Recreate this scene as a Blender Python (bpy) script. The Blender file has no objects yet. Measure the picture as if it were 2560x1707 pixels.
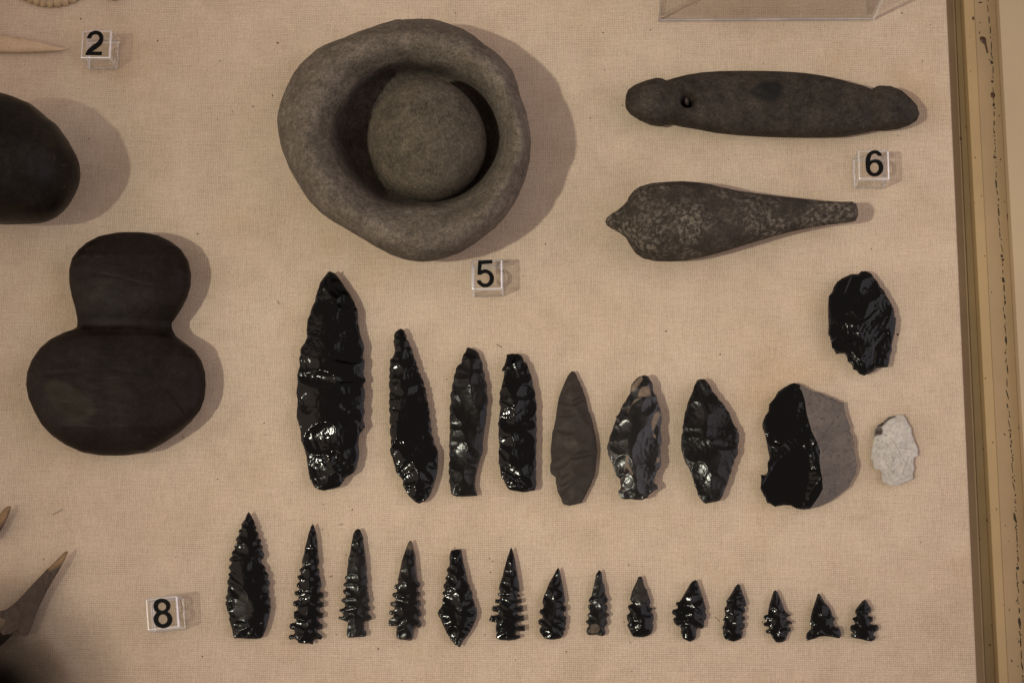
import bpy, bmesh, math, random
import numpy as np
from mathutils import Vector, Matrix, noise
from mathutils.geometry import delaunay_2d_cdt

random.seed(7)
rng = np.random.default_rng(7)
scene = bpy.context.scene
col = scene.collection

# ------------------------------------------------------------------ camera
# metres; the cloth of the display board is z = 0, x to the right, y up the slope
IMG_W, IMG_H, F_PX, MM_PX = 2560.0, 1707.0, 4450.0, 0.0002
CX, CY = IMG_W / 2, IMG_H / 2
NADIR = (1420.0, 1790.0)                       # where the plumb line under the lens would show
up_c = Vector((-(NADIR[0] - CX), (NADIR[1] - CY), F_PX)).normalized()
y_c = Vector((0, 1, 0)); y_c = (y_c - up_c * y_c.dot(up_c)).normalized()
x_c = y_c.cross(up_c).normalized()
R = Matrix((x_c, y_c, up_c))                   # camera axes -> world axes
CAM = -(R @ Vector((0, 0, -1))) * (F_PX * MM_PX)
cam_data = bpy.data.cameras.new("camera")
cam_data.sensor_width = 36.0
cam_data.sensor_fit = 'HORIZONTAL'
cam_data.lens = 36.0 * F_PX / IMG_W
cam_data.clip_start = 0.01
cam_data.clip_end = 50.0
cam = bpy.data.objects.new("camera", cam_data)
cam.matrix_world = Matrix.Translation(CAM) @ R.to_4x4()
col.objects.link(cam)
scene.camera = cam
cam_data.dof.use_dof = True
cam_data.dof.focus_distance = F_PX * MM_PX - 0.012
cam_data.dof.aperture_fstop = 11.0

R_np = np.array(R); CAM_np = np.array(CAM)
def at(p, z=0.0):
    """points seen at photo pixels p (n,2) that lie at height z -> world (n,3)"""
    p = np.atleast_2d(np.asarray(p, float))
    d = np.stack([p[:, 0] - CX, CY - p[:, 1], np.full(len(p), -F_PX)], 1) @ R_np.T
    t = (np.asarray(z) - CAM_np[2]) / d[:, 2]
    return CAM_np + d * t[:, None]

# ------------------------------------------------------------------ light
world = bpy.data.worlds.new("World"); scene.world = world; world.use_nodes = True
wb = world.node_tree.nodes["Background"]
wb.inputs[0].default_value = (1.0, 0.83, 0.72, 1); wb.inputs[1].default_value = 0.40

def aim(o, target):
    o.rotation_euler = (Vector(target) - o.location).to_track_quat('-Z', 'Y').to_euler()
kd = bpy.data.lights.new("gallery_spot", 'SPOT')
kd.energy = 206; kd.color = (1.0, 0.975, 0.80); kd.shadow_soft_size = 0.045
kd.spot_size = math.radians(12.2); kd.spot_blend = 1.0
key = bpy.data.objects.new("gallery_spot", kd); key.location = (-1.45, -0.66, 2.76); col.objects.link(key)
aim(key, (0.042, 0.030, 0))
def soft_light(name, loc, sx, sy, watts, color):
    d = bpy.data.lights.new(name, 'AREA'); d.shape = 'RECTANGLE'; d.size = sx; d.size_y = sy; d.energy = watts; d.color = color
    o = bpy.data.objects.new(name, d); o.location = loc; col.objects.link(o); aim(o, (0, 0, 0)); return o
soft_light("window_light", (2.9, 0.1, 1.65), 2.6, 4.5, 54, (0.95, 0.85, 0.94))
soft_light("room_fill", (-2.9, -0.3, 1.65), 2.6, 4.5, 36, (1.0, 0.78, 0.63))  # unseen area lamp added on the left as warm ambient fill

scene.view_settings.view_transform = 'Standard'
scene.view_settings.look = 'None'
scene.view_settings.exposure = 0.0
scene.view_settings.gamma = 1.0
scene.cycles.use_denoising = True
scene.cycles.max_bounces = 12
scene.cycles.transmission_bounces = 10
scene.cycles.transparent_max_bounces = 16
scene.cycles.sample_clamp_indirect = 4.0
scene.cycles.caustics_refractive = True
scene.cycles.caustics_reflective = False
scene.cycles.blur_glossy = 0.3

# ------------------------------------------------------------------ helpers
def tag(o, label=None, cat=None, group=None, kind=None):
    if label: o["label"] = label
    if cat: o["category"] = cat
    if group: o["group"] = group
    if kind: o["kind"] = kind
    return o

def empty(name, loc):
    o = bpy.data.objects.new(name, None); o.location = loc; o.empty_display_size = 0.01
    col.objects.link(o); return o

def mesh_obj(name, verts, faces, mat, loc=None, parent=None, smooth=True):
    """verts in world coordinates; the origin goes to loc (or the parent's place)"""
    v = np.asarray(verts, float)
    if loc is None:
        loc = (float((v[:, 0].min() + v[:, 0].max()) / 2), float((v[:, 1].min() + v[:, 1].max()) / 2), float(v[:, 2].min()))
    base = np.array(parent.location) if parent is not None else np.array(loc)
    me = bpy.data.meshes.new(name)
    me.from_pydata((v - base).tolist(), [], [list(map(int, f)) for f in faces])
    me.validate()
    for m in (mat if isinstance(mat, (list, tuple)) else [mat]): me.materials.append(m)
    if smooth:
        me.polygons.foreach_set("use_smooth", np.ones(len(me.polygons), bool))
    o = bpy.data.objects.new(name, me)
    if parent is not None: o.parent = parent
    else: o.location = loc
    col.objects.link(o)
    return o

def attr(o, name, values):
    a = o.data.attributes.new(name, 'FLOAT', 'POINT'); a.data.foreach_set("value", np.asarray(values, np.float32))

def pts(s):
    a = np.array([float(t) for t in s.replace(',', ' ').split()]); return a.reshape(-1, 2)
def zoom(s, x0, y0, k):
    return pts(s) / k + np.array([x0, y0])

def resample(p, ds, closed=True):
    q = np.vstack([p, p[:1]]) if closed else p
    out = []
    for a, b in zip(q[:-1], q[1:]):
        n = max(1, int(round(np.linalg.norm(b - a) / ds)))
        for i in range(n): out.append(a + (b - a) * i / n)
    if not closed: out.append(q[-1])
    return np.array(out)

def inside(p, poly):
    x, y = p[:, 0][:, None], p[:, 1][:, None]
    a, b = poly, np.roll(poly, -1, 0)
    c = ((a[:, 1] > y) != (b[:, 1] > y)) & (x < (b[:, 0] - a[:, 0]) * (y - a[:, 1]) / (b[:, 1] - a[:, 1] + 1e-30) + a[:, 0])
    return c.sum(1) % 2 == 1

def edge_dist(p, poly, closed=True):
    a = poly if closed else poly[:-1]
    b = np.roll(poly, -1, 0) if closed else poly[1:]
    out = np.empty(len(p))
    for i in range(0, len(p), 2000):
        q = p[i:i + 2000][:, None, :]
        ab = b - a
        t = np.clip(((q - a) * ab).sum(2) / ((ab * ab).sum(1) + 1e-30), 0, 1)
        out[i:i + 2000] = np.sqrt((((a + ab * t[..., None]) - q) ** 2).sum(2).min(1))
    return out

def triangulate(poly, ds, cut=None):
    """Delaunay mesh of a polygon with interior points; cut = polyline kept as edges"""
    lo, hi = poly.min(0), poly.max(0)
    gx = np.arange(lo[0], hi[0], ds); gy = np.arange(lo[1], hi[1], ds * 0.866)
    X, Y = np.meshgrid(gx, gy); X = X + (np.arange(len(gy)) % 2)[:, None] * ds / 2
    g = np.stack([X.ravel(), Y.ravel()], 1) + rng.normal(0, ds * 0.06, (X.size, 2))
    g = g[inside(g, poly)]; g = g[edge_dist(g, poly) > ds * 0.45]
    if cut is not None: g = g[edge_dist(g, cut, False) > ds * 0.45]
    n = len(poly); V = [poly]; E = [(i, (i + 1) % n) for i in range(n)]; k = n
    if cut is not None:
        V.append(cut); E += [(k + i, k + i + 1) for i in range(len(cut) - 1)]; k += len(cut)
    V.append(g); V = np.vstack(V)
    s = 1000.0
    r = delaunay_2d_cdt([Vector(v) for v in (V * s).tolist()], E, [], 1, 1e-6)
    return np.array([tuple(v) for v in r[0]]) / s, np.array([f for f in r[2] if len(f) == 3])

def fbm(v, scale, octaves=3, seed=0.0):
    o = Vector((seed, seed * 1.7, -seed))
    return np.array([noise.fractal(Vector(q) * scale + o, 1.0, 2.0, octaves) for q in np.asarray(v).tolist()])

# ------------------------------------------------------------------ materials
class NT:
    def __init__(s, name):
        s.m = bpy.data.materials.new(name); s.m.use_nodes = True
        s.t = s.m.node_tree; s.n = s.t.nodes; s.b = s.n["Principled BSDF"]
    def node(s, t, **k):
        n = s.n.new(t)
        for a, b in k.items(): setattr(n, a, b)
        return n
    def link(s, a, b): s.t.links.new(a, b)
    def set(s, n, i, v):
        if hasattr(v, "is_linked") or hasattr(v, "links"): s.link(v, n.inputs[i])
        else: n.inputs[i].default_value = v
    def math(s, op, a, b=0.0, c=0.0):
        n = s.node("ShaderNodeMath", operation=op); s.set(n, 0, a); s.set(n, 1, b); s.set(n, 2, c); return n.outputs[0]
    def noise(s, vec, scale, detail=3.0, rough=0.55, dim='3D'):
        n = s.node("ShaderNodeTexNoise", noise_dimensions=dim)
        if vec is not None: s.link(vec, n.inputs["Vector"])
        n.inputs["Scale"].default_value = scale; n.inputs["Detail"].default_value = detail
        n.inputs["Roughness"].default_value = rough
        return n.outputs[0]
    def ramp(s, f, stops):
        n = s.node("ShaderNodeValToRGB"); s.link(f, n.inputs[0]); e = n.color_ramp.elements
        while len(e) < len(stops): e.new(0.5)
        for k, (p, c) in zip(e, stops):
            k.position = p; k.color = (*c, 1) if not isinstance(c, (int, float)) else (c, c, c, 1)
        return n.outputs[0]
    def mix(s, f, a, b, blend='MIX'):
        n = s.node("ShaderNodeMix", data_type='RGBA', blend_type=blend)
        s.set(n, 0, f)
        for i, v in ((6, a), (7, b)):
            s.set(n, i, (*v, 1) if isinstance(v, (tuple, list)) and len(v) == 3 else v)
        return n.outputs[2]
    def mapping(s, vec, scale):
        n = s.node("ShaderNodeMapping"); s.link(vec, n.inputs[0]); n.inputs["Scale"].default_value = scale; return n.outputs[0]
    def obj(s): return s.node("ShaderNodeTexCoord").outputs["Object"]
    def bump(s, h, dist, strength=1.0):
        n = s.node("ShaderNodeBump"); s.link(h, n.inputs["Height"]); n.inputs["Distance"].default_value = dist
        n.inputs["Strength"].default_value = strength; s.link(n.outputs[0], s.b.inputs["Normal"])
    def base(s, c): s.set(s.b, "Base Color", (*c, 1) if isinstance(c, (tuple, list)) else c)
    def rough(s, r): s.set(s.b, "Roughness", r)

def m_fabric():
    t = NT("linen_cloth"); o = t.obj()
    w = t.node("ShaderNodeVectorMath", operation='MULTIPLY_ADD')
    nz = t.node("ShaderNodeTexNoise"); t.link(o, nz.inputs["Vector"]); nz.inputs["Scale"].default_value = 38.0; nz.inputs["Detail"].default_value = 4.0
    t.link(nz.outputs["Color"], w.inputs[0]); w.inputs[1].default_value = (0.0011, 0.0011, 0); t.link(o, w.inputs[2])
    sep = t.node("ShaderNodeSeparateXYZ"); t.link(w.outputs[0], sep.inputs[0])
    def thread(c, P):
        return t.math('ABSOLUTE', t.math('SINE', t.math('MULTIPLY', c, math.pi / P)))
    wx, wy = thread(sep.outputs[0], 0.00094), thread(sep.outputs[1], 0.00100)
    gap = t.math('MULTIPLY', t.math('SUBTRACT', 1.0, wx), t.math('SUBTRACT', 1.0, wy))
    gap = t.math('MULTIPLY', t.math('POWER', gap, 0.7), t.ramp(t.noise(o, 55.0, 3.0), [(0.3, 0.25), (0.7, 1.0)]))
    # slubs: long uneven threads both ways
    sx = t.noise(t.mapping(o, (1100, 95, 1)), 1.0, 2.0, 0.6)
    sy = t.noise(t.mapping(o, (80, 1100, 1)), 1.0, 2.0, 0.6)
    slub = t.math('MULTIPLY', t.math('ADD', sx, sy), 0.5)
    blot = t.noise(o, 19.0, 4.0, 0.6)
    c = t.ramp(blot, [(0.30, (0.51, 0.40, 0.296)), (0.52, (0.560, 0.450, 0.343)), (0.72, (0.57, 0.468, 0.36))])
    pk = t.noise(o, 75.0, 3.0, 0.6)
    c = t.mix(t.ramp(pk, [(0.45, 0.0), (0.65, 0.40)]), c, (0.56, 0.432, 0.338))
    st = t.ramp(t.noise(o, 11.0, 3.0, 0.65), [(0.57, 0.0), (0.74, 0.42)])
    c = t.mix(st, c, (0.50, 0.345, 0.20))
    c = t.mix(1.0, c, t.ramp(slub, [(0.36, (0.89, 0.88, 0.865)), (0.52, (1.0, 1.0, 1.0)), (0.64, (1.06, 1.06, 1.05))]), 'MULTIPLY')
    fine = t.ramp(t.noise(o, 900.0, 2.0, 0.7), [(0.25, (0.82, 0.81, 0.79)), (0.65, (1.06, 1.06, 1.06))])
    c = t.mix(1.0, c, fine, 'MULTIPLY')
    c = t.mix(t.math('MULTIPLY', gap, 0.85), c, (0.12, 0.07, 0.04))
    t.base(c); t.rough(0.95); t.b.inputs["Specular IOR Level"].default_value = 0.17
    h = t.math('ADD', t.math('MULTIPLY', t.math('MAXIMUM', wx, wy), 0.7), t.math('MULTIPLY', slub, 1.2))
    t.bump(h, 0.00016, 0.8)
    return t.m

def m_stone(name, c1, c2, speck, scale=120.0, rough=0.75, speck_amt=0.5, speck_lo=0.58, bump=0.0004, bscale=700.0, spec=0.3, patch=None, rust=0.0, cluster=None, speck_scale=None, grain=1.0):
    t = NT(name); o = t.obj()
    c = t.ramp(t.noise(o, scale, 7.0, 0.68), [(0.36, c1), (0.64, c2)])
    c = t.mix(t.ramp(t.noise(o, scale * 0.28, 3.0), [(0.35, 0.0), (0.7, 0.55)]), c, tuple(0.5 * (a + b) * 0.8 for a, b in zip(c1, c2)))
    c = t.mix(grain, c, t.ramp(t.noise(o, scale * 5.0, 6.0, 0.75), [(0.30, (0.55, 0.53, 0.52)), (0.5, (1.0, 1.0, 1.0)), (0.70, (1.45, 1.42, 1.36))]), 'MULTIPLY')
    c = t.mix(min(1.0, grain), c, t.ramp(t.noise(o, 1250.0, 3.0, 0.7), [(0.30, (0.62, 0.61, 0.60)), (0.5, (1.0, 1.0, 1.0)), (0.70, (1.40, 1.38, 1.35))]), 'MULTIPLY')
    sp = t.math('MULTIPLY', t.ramp(t.noise(o, speck_scale or scale * 7, 4.0, 0.7), [(speck_lo, 0.0), (speck_lo + 0.14, speck_amt)]),
                t.ramp(t.noise(o, cluster or scale * 0.5, 3.0, 0.6), [(0.40, 0.08), (0.60, 1.0)]))
    c = t.mix(sp, c, speck)
    c = t.mix(t.ramp(t.noise(o, bscale * 1.4, 3.0, 0.7), [(0.28, 0.7), (0.42, 0.0)]), c, tuple(a * 0.3 for a in c1))
    if rust:
        c = t.mix(t.ramp(t.noise(o, scale * 1.3, 4.0, 0.65), [(0.66, 0.0), (0.76, rust)]), c, (0.19, 0.085, 0.03))
    if patch:
        a = t.node("ShaderNodeAttribute", attribute_name="patch")
        k = t.math('MULTIPLY', a.outputs["Fac"], t.ramp(t.noise(o, scale * 2.5, 4.0, 0.65), [(0.25, 0.45), (0.55, 1.0)]))
        c = t.mix(k, c, patch)
    t.base(c)
    t.rough(t.ramp(t.noise(o, scale * 1.5), [(0.3, max(0.05, rough - 0.08)), (0.7, min(1.0, rough + 0.08))]))
    t.b.inputs["Specular IOR Level"].default_value = spec
    t.bump(t.noise(o, bscale, 5.0, 0.7), bump, 1.0)
    return t.m

def m_obsidian(name, c, rough, thin=(0.05, 0.04, 0.035), haze=0.0, patch=(0.10, 0.075, 0.055), patch_rough=0.55, bump=0.00003, spec=0.20):
    t = NT(name); o = t.obj()
    a = t.node("ShaderNodeAttribute", attribute_name="thin")
    b = t.node("ShaderNodeAttribute", attribute_name="patch")
    k = t.mix(t.math('MULTIPLY', a.outputs["Fac"], t.ramp(t.noise(o, 160.0, 3.0), [(0.40, 0.0), (0.65, 0.75)])), c, thin)
    cloud = t.ramp(t.noise(o, 130.0, 4.0, 0.65), [(0.48, 0.0), (0.72, 1.0)])
    k = t.mix(t.math('MULTIPLY', cloud, haze), k, (0.034, 0.029, 0.026))
    pk = t.ramp(t.noise(o, 420.0, 5.0, 0.7), [(0.3, tuple(0.55 * v for v in patch)), (0.7, patch)])
    pm = t.math('MULTIPLY', b.outputs["Fac"], t.ramp(t.noise(o, 350.0, 3.0), [(0.25, 0.55), (0.45, 1.0)]))
    k = t.mix(pm, k, pk)
    t.base(k)
    r = t.ramp(t.noise(o, 150.0, 4.0, 0.6), [(0.3, max(0.03, rough * 0.6)), (0.72, min(1.0, rough * 1.9))])
    mx = t.node("ShaderNodeMix", data_type='FLOAT'); t.link(pm, mx.inputs[0]); t.link(r, mx.inputs[2]); mx.inputs[3].default_value = patch_rough
    t.rough(mx.outputs[0])
    t.b.inputs["Specular IOR Level"].default_value = spec
    t.bump(t.noise(o, 1100.0, 3.0, 0.6), bump, 1.0)
    return t.m

def m_plain(name, c, rough=0.5, var=0.12, scale=60.0, spec=0.4, bump=0.0):
    t = NT(name); o = t.obj()
    k = t.ramp(t.noise(o, scale, 4.0, 0.6), [(0.3, tuple(v * (1 - var) for v in c)), (0.7, tuple(min(1, v * (1 + var)) for v in c))])
    t.base(k); t.rough(rough); t.b.inputs["Specular IOR Level"].default_value = spec
    if bump: t.bump(t.noise(o, scale * 8, 3.0), bump)
    return t.m

def m_acrylic():
    t = NT("clear_acrylic"); out = t.n["Material Output"]
    g = t.node("ShaderNodeBsdfGlass"); g.inputs["Roughness"].default_value = 0.0; g.inputs["IOR"].default_value = 1.49
    g.inputs["Color"].default_value = (0.99, 0.985, 0.975, 1)
    tr = t.node("ShaderNodeBsdfTransparent"); tr.inputs[0].default_value = (0.985, 0.98, 0.97, 1)
    mx = t.node("ShaderNodeMixShader"); mx.inputs[0].default_value = 0.30
    t.link(tr.outputs[0], mx.inputs[1]); t.link(g.outputs[0], mx.inputs[2])
    t.link(mx.outputs[0], out.inputs["Surface"]); return t.m

def m_acrylic_edge():
    """sanded and flame polished cube edges: milky, catching the light"""
    t = NT("milky_acrylic_edge"); out = t.n["Material Output"]; o = t.obj()
    gl = t.node("ShaderNodeBsdfGlossy"); gl.inputs["Roughness"].default_value = 0.25
    df = t.node("ShaderNodeBsdfDiffuse"); df.inputs[0].default_value = (0.88, 0.85, 0.86, 1)
    tr = t.node("ShaderNodeBsdfTransparent"); tr.inputs[0].default_value = (0.95, 0.94, 0.93, 1)
    a = t.node("ShaderNodeMixShader"); t.link(t.ramp(t.noise(o, 60.0, 1.0), [(0.35, 0.30), (0.66, 0.55)]), a.inputs[0]); t.link(tr.outputs[0], a.inputs[1]); t.link(df.outputs[0], a.inputs[2])
    b = t.node("ShaderNodeMixShader"); b.inputs[0].default_value = 0.34; t.link(a.outputs[0], b.inputs[1]); t.link(gl.outputs[0], b.inputs[2])
    t.link(b.outputs[0], out.inputs["Surface"]); return t.m

def m_sheet():
    """thin acrylic sheet: clear with a Fresnel reflection"""
    t = NT("acrylic_sheet"); out = t.n["Material Output"]
    tr = t.node("ShaderNodeBsdfTransparent"); tr.inputs[0].default_value = (0.91, 0.90, 0.895, 1)
    gl = t.node("ShaderNodeBsdfGlossy"); gl.inputs["Roughness"].default_value = 0.05
    fr = t.node("ShaderNodeFresnel"); fr.inputs[0].default_value = 1.49
    ge = t.node("ShaderNodeNewGeometry")
    mx = t.node("ShaderNodeMixShader"); t.link(t.math('MULTIPLY', fr.outputs[0], t.math('SUBTRACT', 1.0, ge.outputs["Backfacing"])), mx.inputs[0]); t.link(tr.outputs[0], mx.inputs[1]); t.link(gl.outputs[0], mx.inputs[2])
    t.link(mx.outputs[0], out.inputs["Surface"]); return t.m

def m_dark_blur(center, size):
    """black sheet fading to clear towards its rim, painting a soft dark blur"""
    t = NT("dark_blur"); out = t.n["Material Output"]; o = t.obj()
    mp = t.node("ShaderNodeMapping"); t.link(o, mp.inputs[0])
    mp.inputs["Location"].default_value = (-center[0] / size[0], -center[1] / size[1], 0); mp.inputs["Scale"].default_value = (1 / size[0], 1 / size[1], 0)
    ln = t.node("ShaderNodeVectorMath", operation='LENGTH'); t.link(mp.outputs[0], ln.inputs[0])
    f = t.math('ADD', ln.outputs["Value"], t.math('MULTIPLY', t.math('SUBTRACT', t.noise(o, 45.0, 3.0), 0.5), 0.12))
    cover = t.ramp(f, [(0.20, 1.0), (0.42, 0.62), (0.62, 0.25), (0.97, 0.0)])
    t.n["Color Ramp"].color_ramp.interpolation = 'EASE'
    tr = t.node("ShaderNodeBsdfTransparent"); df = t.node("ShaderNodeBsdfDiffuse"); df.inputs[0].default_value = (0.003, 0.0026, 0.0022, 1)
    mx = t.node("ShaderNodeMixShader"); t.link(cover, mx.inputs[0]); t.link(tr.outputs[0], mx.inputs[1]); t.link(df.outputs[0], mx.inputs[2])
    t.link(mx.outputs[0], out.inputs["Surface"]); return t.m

FABRIC = m_fabric()
PAINT_YELLOW = m_plain("yellowed_cream_paint", (0.355, 0.25, 0.125), 0.45, 0.07, 25.0)
PAINT_TAN = m_plain("tan_paint", (0.315, 0.222, 0.122), 0.5, 0.08, 25.0)
PAINT_OLIVE = m_plain("olive_brown_paint", (0.285, 0.200, 0.100), 0.5, 0.1, 30.0)
PAINT_BROWN = m_plain("brown_paint", (0.235, 0.163, 0.082), 0.5, 0.1, 30.0)
PAINT_WHITE = m_plain("off_white_paint", (0.40, 0.308, 0.195), 0.5, 0.05, 18.0)
DIRT = m_plain("dark_grime", (0.035, 0.026, 0.015), 0.8, 0.5, 300.0)
GLUE = m_plain("brown_glue", (0.055, 0.022, 0.010), 0.35, 0.4, 200.0)
INK = m_plain("black_print", (0.003, 0.003, 0.003), 0.6, 0.05, spec=0.1)
ACRYLIC = m_acrylic(); ACRYLIC_EDGE = m_acrylic_edge(); SHEET = m_sheet()
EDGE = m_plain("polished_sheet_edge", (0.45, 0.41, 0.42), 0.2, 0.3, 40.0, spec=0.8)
EDGE_LIT = m_plain("lit_sheet_edge", (0.82, 0.78, 0.74), 0.3, 0.1, 60.0, spec=0.8)  # bright highlight of the right riser edge, painted in as pale colour
OBS = m_obsidian("obsidian_glossy", (0.0012, 0.0012, 0.0013), 0.095)
OBS_CLEAR = m_obsidian("obsidian_translucent", (0.0035, 0.003, 0.0028), 0.14, thin=(0.13, 0.09, 0.07), haze=0.10)
OBS_SMOKE = m_obsidian("obsidian_smoky", (0.0032, 0.003, 0.003), 0.19, haze=0.30, spec=0.20)
OBS_SATIN = m_obsidian("obsidian_satin", (0.0030, 0.0027, 0.0025), 0.20, haze=0.28, spec=0.4, patch=(0.19, 0.135, 0.095))
OBS_GREY = m_obsidian("obsidian_dull_scar", (0.0012, 0.0012, 0.0013), 0.10, patch=(0.026, 0.023, 0.019), patch_rough=0.5)
CHERT = m_obsidian("brown_chert", (0.031, 0.0225, 0.018), 0.7, haze=0.8, thin=(0.035, 0.028, 0.024), bump=0.00015, spec=0.25)
# ------------------------------------------------------------------ setting: board and case
def box(x0, x1, y0, y1, z0, z1):
    v = [(x, y, z) for z in (z0, z1) for y in (y0, y1) for x in (x0, x1)]
    return v, [(0, 2, 3, 1), (4, 5, 7, 6), (0, 1, 5, 4), (2, 6, 7, 3), (0, 4, 6, 2), (1, 3, 7, 5)]

def line_x(px0, px1, z):
    """a straight edge seen at px0 on the top border and px1 on the bottom border, at height z -> x at y = 0.3 and y = -0.3"""
    a, b = at([(px0, 0), (px1, IMG_H)], z)
    f = lambda y: a[0] + (b[0] - a[0]) * (y - a[1]) / (b[1] - a[1])
    return f(0.34), f(-0.34)

def strip(e0, e1, z0, z1):
    """long bar between two edges (x at y=.34, x at y=-.34), from z0 up to z1, with eased top edges"""
    r = 0.00025
    v = []
    for y, i in ((0.34, 0), (-0.34, 1)):
        a, b = e0[i], e1[i]
        v += [(a, y, z0), (a, y, z1 - r), (a + r, y, z1), (b - r, y, z1), (b, y, z1 - r), (b, y, z0)]
    f = [(k, k + 1, k + 7, k + 6) for k in range(5)] + [(5, 0, 6, 11), (5, 4, 3, 2, 1, 0), (6, 7, 8, 9, 10, 11)]
    return v, f

EDGE0 = line_x(2367, 2443, 0.0)
def board():
    r = 0.0012; n = 5
    v = []; prof = [(-0.5, 0.0)]
    for y, i in ((0.34, 0), (-0.34, 1)):
        v.append((-0.42, y, 0.0)); v.append((-0.1, y, 0.0))
        for k in range(n + 1):
            a = math.pi / 2 * k / n
            v.append((EDGE0[i] - r + r * math.sin(a), y, -r + r * math.cos(a)))
        v.append((EDGE0[i], y, -0.012)); v.append((-0.42, y, -0.012))
    m = len(v) // 2
    f = [(k, k + m, (k + 1) % m + m, (k + 1) % m) for k in range(m)] + [tuple(range(m)), tuple(range(2 * m - 1, m - 1, -1))]
    o = mesh_obj("display_board", v, f, FABRIC, loc=(0, 0, 0), smooth=False)
    tag(o, "flat display board covered in beige linen cloth", kind="structure")
    return o
board()
v, f = box(-0.44, 0.46, -0.36, 0.36, -0.034, -0.026)
tag(mesh_obj("case_floor", v, f, PAINT_OLIVE, smooth=False), "painted floor of the display case below the cloth board", kind="structure")

e_olive = (EDGE0[0] - 0.004, EDGE0[1] - 0.004)
zf, zl, zr, zo = -0.010, -0.004, -0.0042, 0.002
E1 = line_x(2386, 2464, zf); E2 = line_x(2409, 2498, zl); E3 = line_x(2435, 2521, zl)
E3r = E3; E5 = line_x(2497, 2592, zo)
E6 = (E5[0] + 0.07, E5[1] + 0.07)
frame = tag(empty("case_frame", (float(sum(E2) / 2), 0, -0.026)), "cream painted stepped wooden case edge right of the cloth, with a line of grime", "case frame")
v, f = strip(e_olive, E1, -0.026, zf); mesh_obj("floor_lip", v, f, PAINT_OLIVE, parent=frame, smooth=False)
v, f = strip(E1, E2, -0.026, zf - 0.0015); mesh_obj("floor_channel", v, f, PAINT_BROWN, parent=frame, smooth=False)
v, f = strip(E2, E3, -0.026, zl); mesh_obj("ledge", v, f, PAINT_YELLOW, parent=frame, smooth=False)
v, f = strip(E3, E5, -0.026, zr); mesh_obj("rail", v, f, PAINT_TAN, parent=frame, smooth=False)
v, f = strip(E5, E6, -0.026, zo); mesh_obj("outer_rail", v, f, PAINT_WHITE, parent=frame, smooth=False)

def blob(c, rx, ry, rz, rot=0.0, seed=0.0, seg=8, rings=4, lump=0.25):
    """a lumpy half-flattened drop; returns verts, faces"""
    v, f = [], []
    for j in range(rings + 1):
        a = math.pi * j / rings
        for i in range(seg):
            b = 2 * math.pi * i / seg
            p = Vector((math.sin(a) * math.cos(b), math.sin(a) * math.sin(b), math.cos(a)))
            k = 1 + lump * noise.noise(p * 1.6 + Vector((seed, seed * 2.3, 0)))
            x, y = p.x * rx * k, p.y * ry * k
            v.append((c[0] + x * math.cos(rot) - y * math.sin(rot), c[1] + x * math.sin(rot) + y * math.cos(rot), c[2] + p.z * rz))
    for j in range(rings):
        for i in range(seg):
            i2 = (i + 1) % seg
            f.append((j * seg + i, (j + 1) * seg + i, (j + 1) * seg + i2, j * seg + i2))
    return v, f

def merge(parts):
    V, F, k = [], [], 0
    for v, f in parts:
        V += list(map(tuple, v)); F += [tuple(i + k for i in q) for q in f]; k += len(v)
    return V, F

parts = []
y = -20.0
while y < 1730:
    t = y / IMG_H
    px = 2470 + (2559 - 2470) * t + random.gauss(0, 1.2) + 2.5 * math.sin(y / 90.0)
    ln = random.choice((1.6, 2.2, 3, 4, 5, 8)) if random.random() < 0.85 else 13
    wd = random.uniform(0.9, 2.0) if random.random() < 0.85 else random.uniform(2.5, 4.5)
    c = at((px, y + ln), zr)[0]
    parts.append(blob(c, wd * MM_PX, ln * MM_PX, 0.00018, 0.05 + random.gauss(0, 0.07), y, 8, 4, 0.6))
    if random.random() < 0.35:
        s = random.uniform(0.5, 1.1) * MM_PX
        parts.append(blob(at((px + random.gauss(0, 4), y + random.uniform(-4, 8)), zr)[0], s, s * 1.3, 0.00015, 0, y + 1, 6, 4, 0.5))
    y += 2 * ln + random.choice((-1, 0, 1, 2, 4, 8))
for _ in range(46):
    t = random.random(); px = random.uniform(2380, 2495) + 84 * t
    z = zf if px < 2409 + 89 * t else (zl if px < 2435 + 86 * t else zr)
    c = at((px, t * IMG_H), z)[0]; s = random.uniform(0.7, 1.9) * MM_PX
    parts.append(blob(c, s, s * random.uniform(0.8, 2.6), 0.0002, random.uniform(-0.5, 0.5), px, 6, 4, 0.4))
V, F = merge(parts)
tag(mesh_obj("grime_line", V, F, DIRT, parent=frame), kind="stuff")
parts = [blob(at((2458, 101), zr)[0], 7.5 * MM_PX, 11 * MM_PX, 0.0006, 0.45, 3.0, 14, 8, 0.2)]
for k in range(7): parts.append(blob(at((2463.5 + k * 0.8, 110 + k * 3.6), zr)[0], (3.2 - 0.2 * k) * MM_PX, 3.4 * MM_PX, 0.0005, 0.1, k, 8, 4, 0.2))
V, F = merge(parts)
tag(mesh_obj("glue_drip", V, F, GLUE, parent=frame), "dark brown spoon shaped drip on the rail")
for (px, py, a, b, z) in ((2433, 47, 3.2, 5.2, zl), (2451, 7, 5, 2.4, zr), (2482, 238, 6, 8, zr), (2519, 543, 2, 9, zr)):
    v, f = blob(at((px, py), z)[0], a * MM_PX, b * MM_PX, 0.0004, 0.1, px, 10, 6, 0.3)
    mesh_obj("glue_spot", v, f, GLUE, parent=frame)

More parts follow.
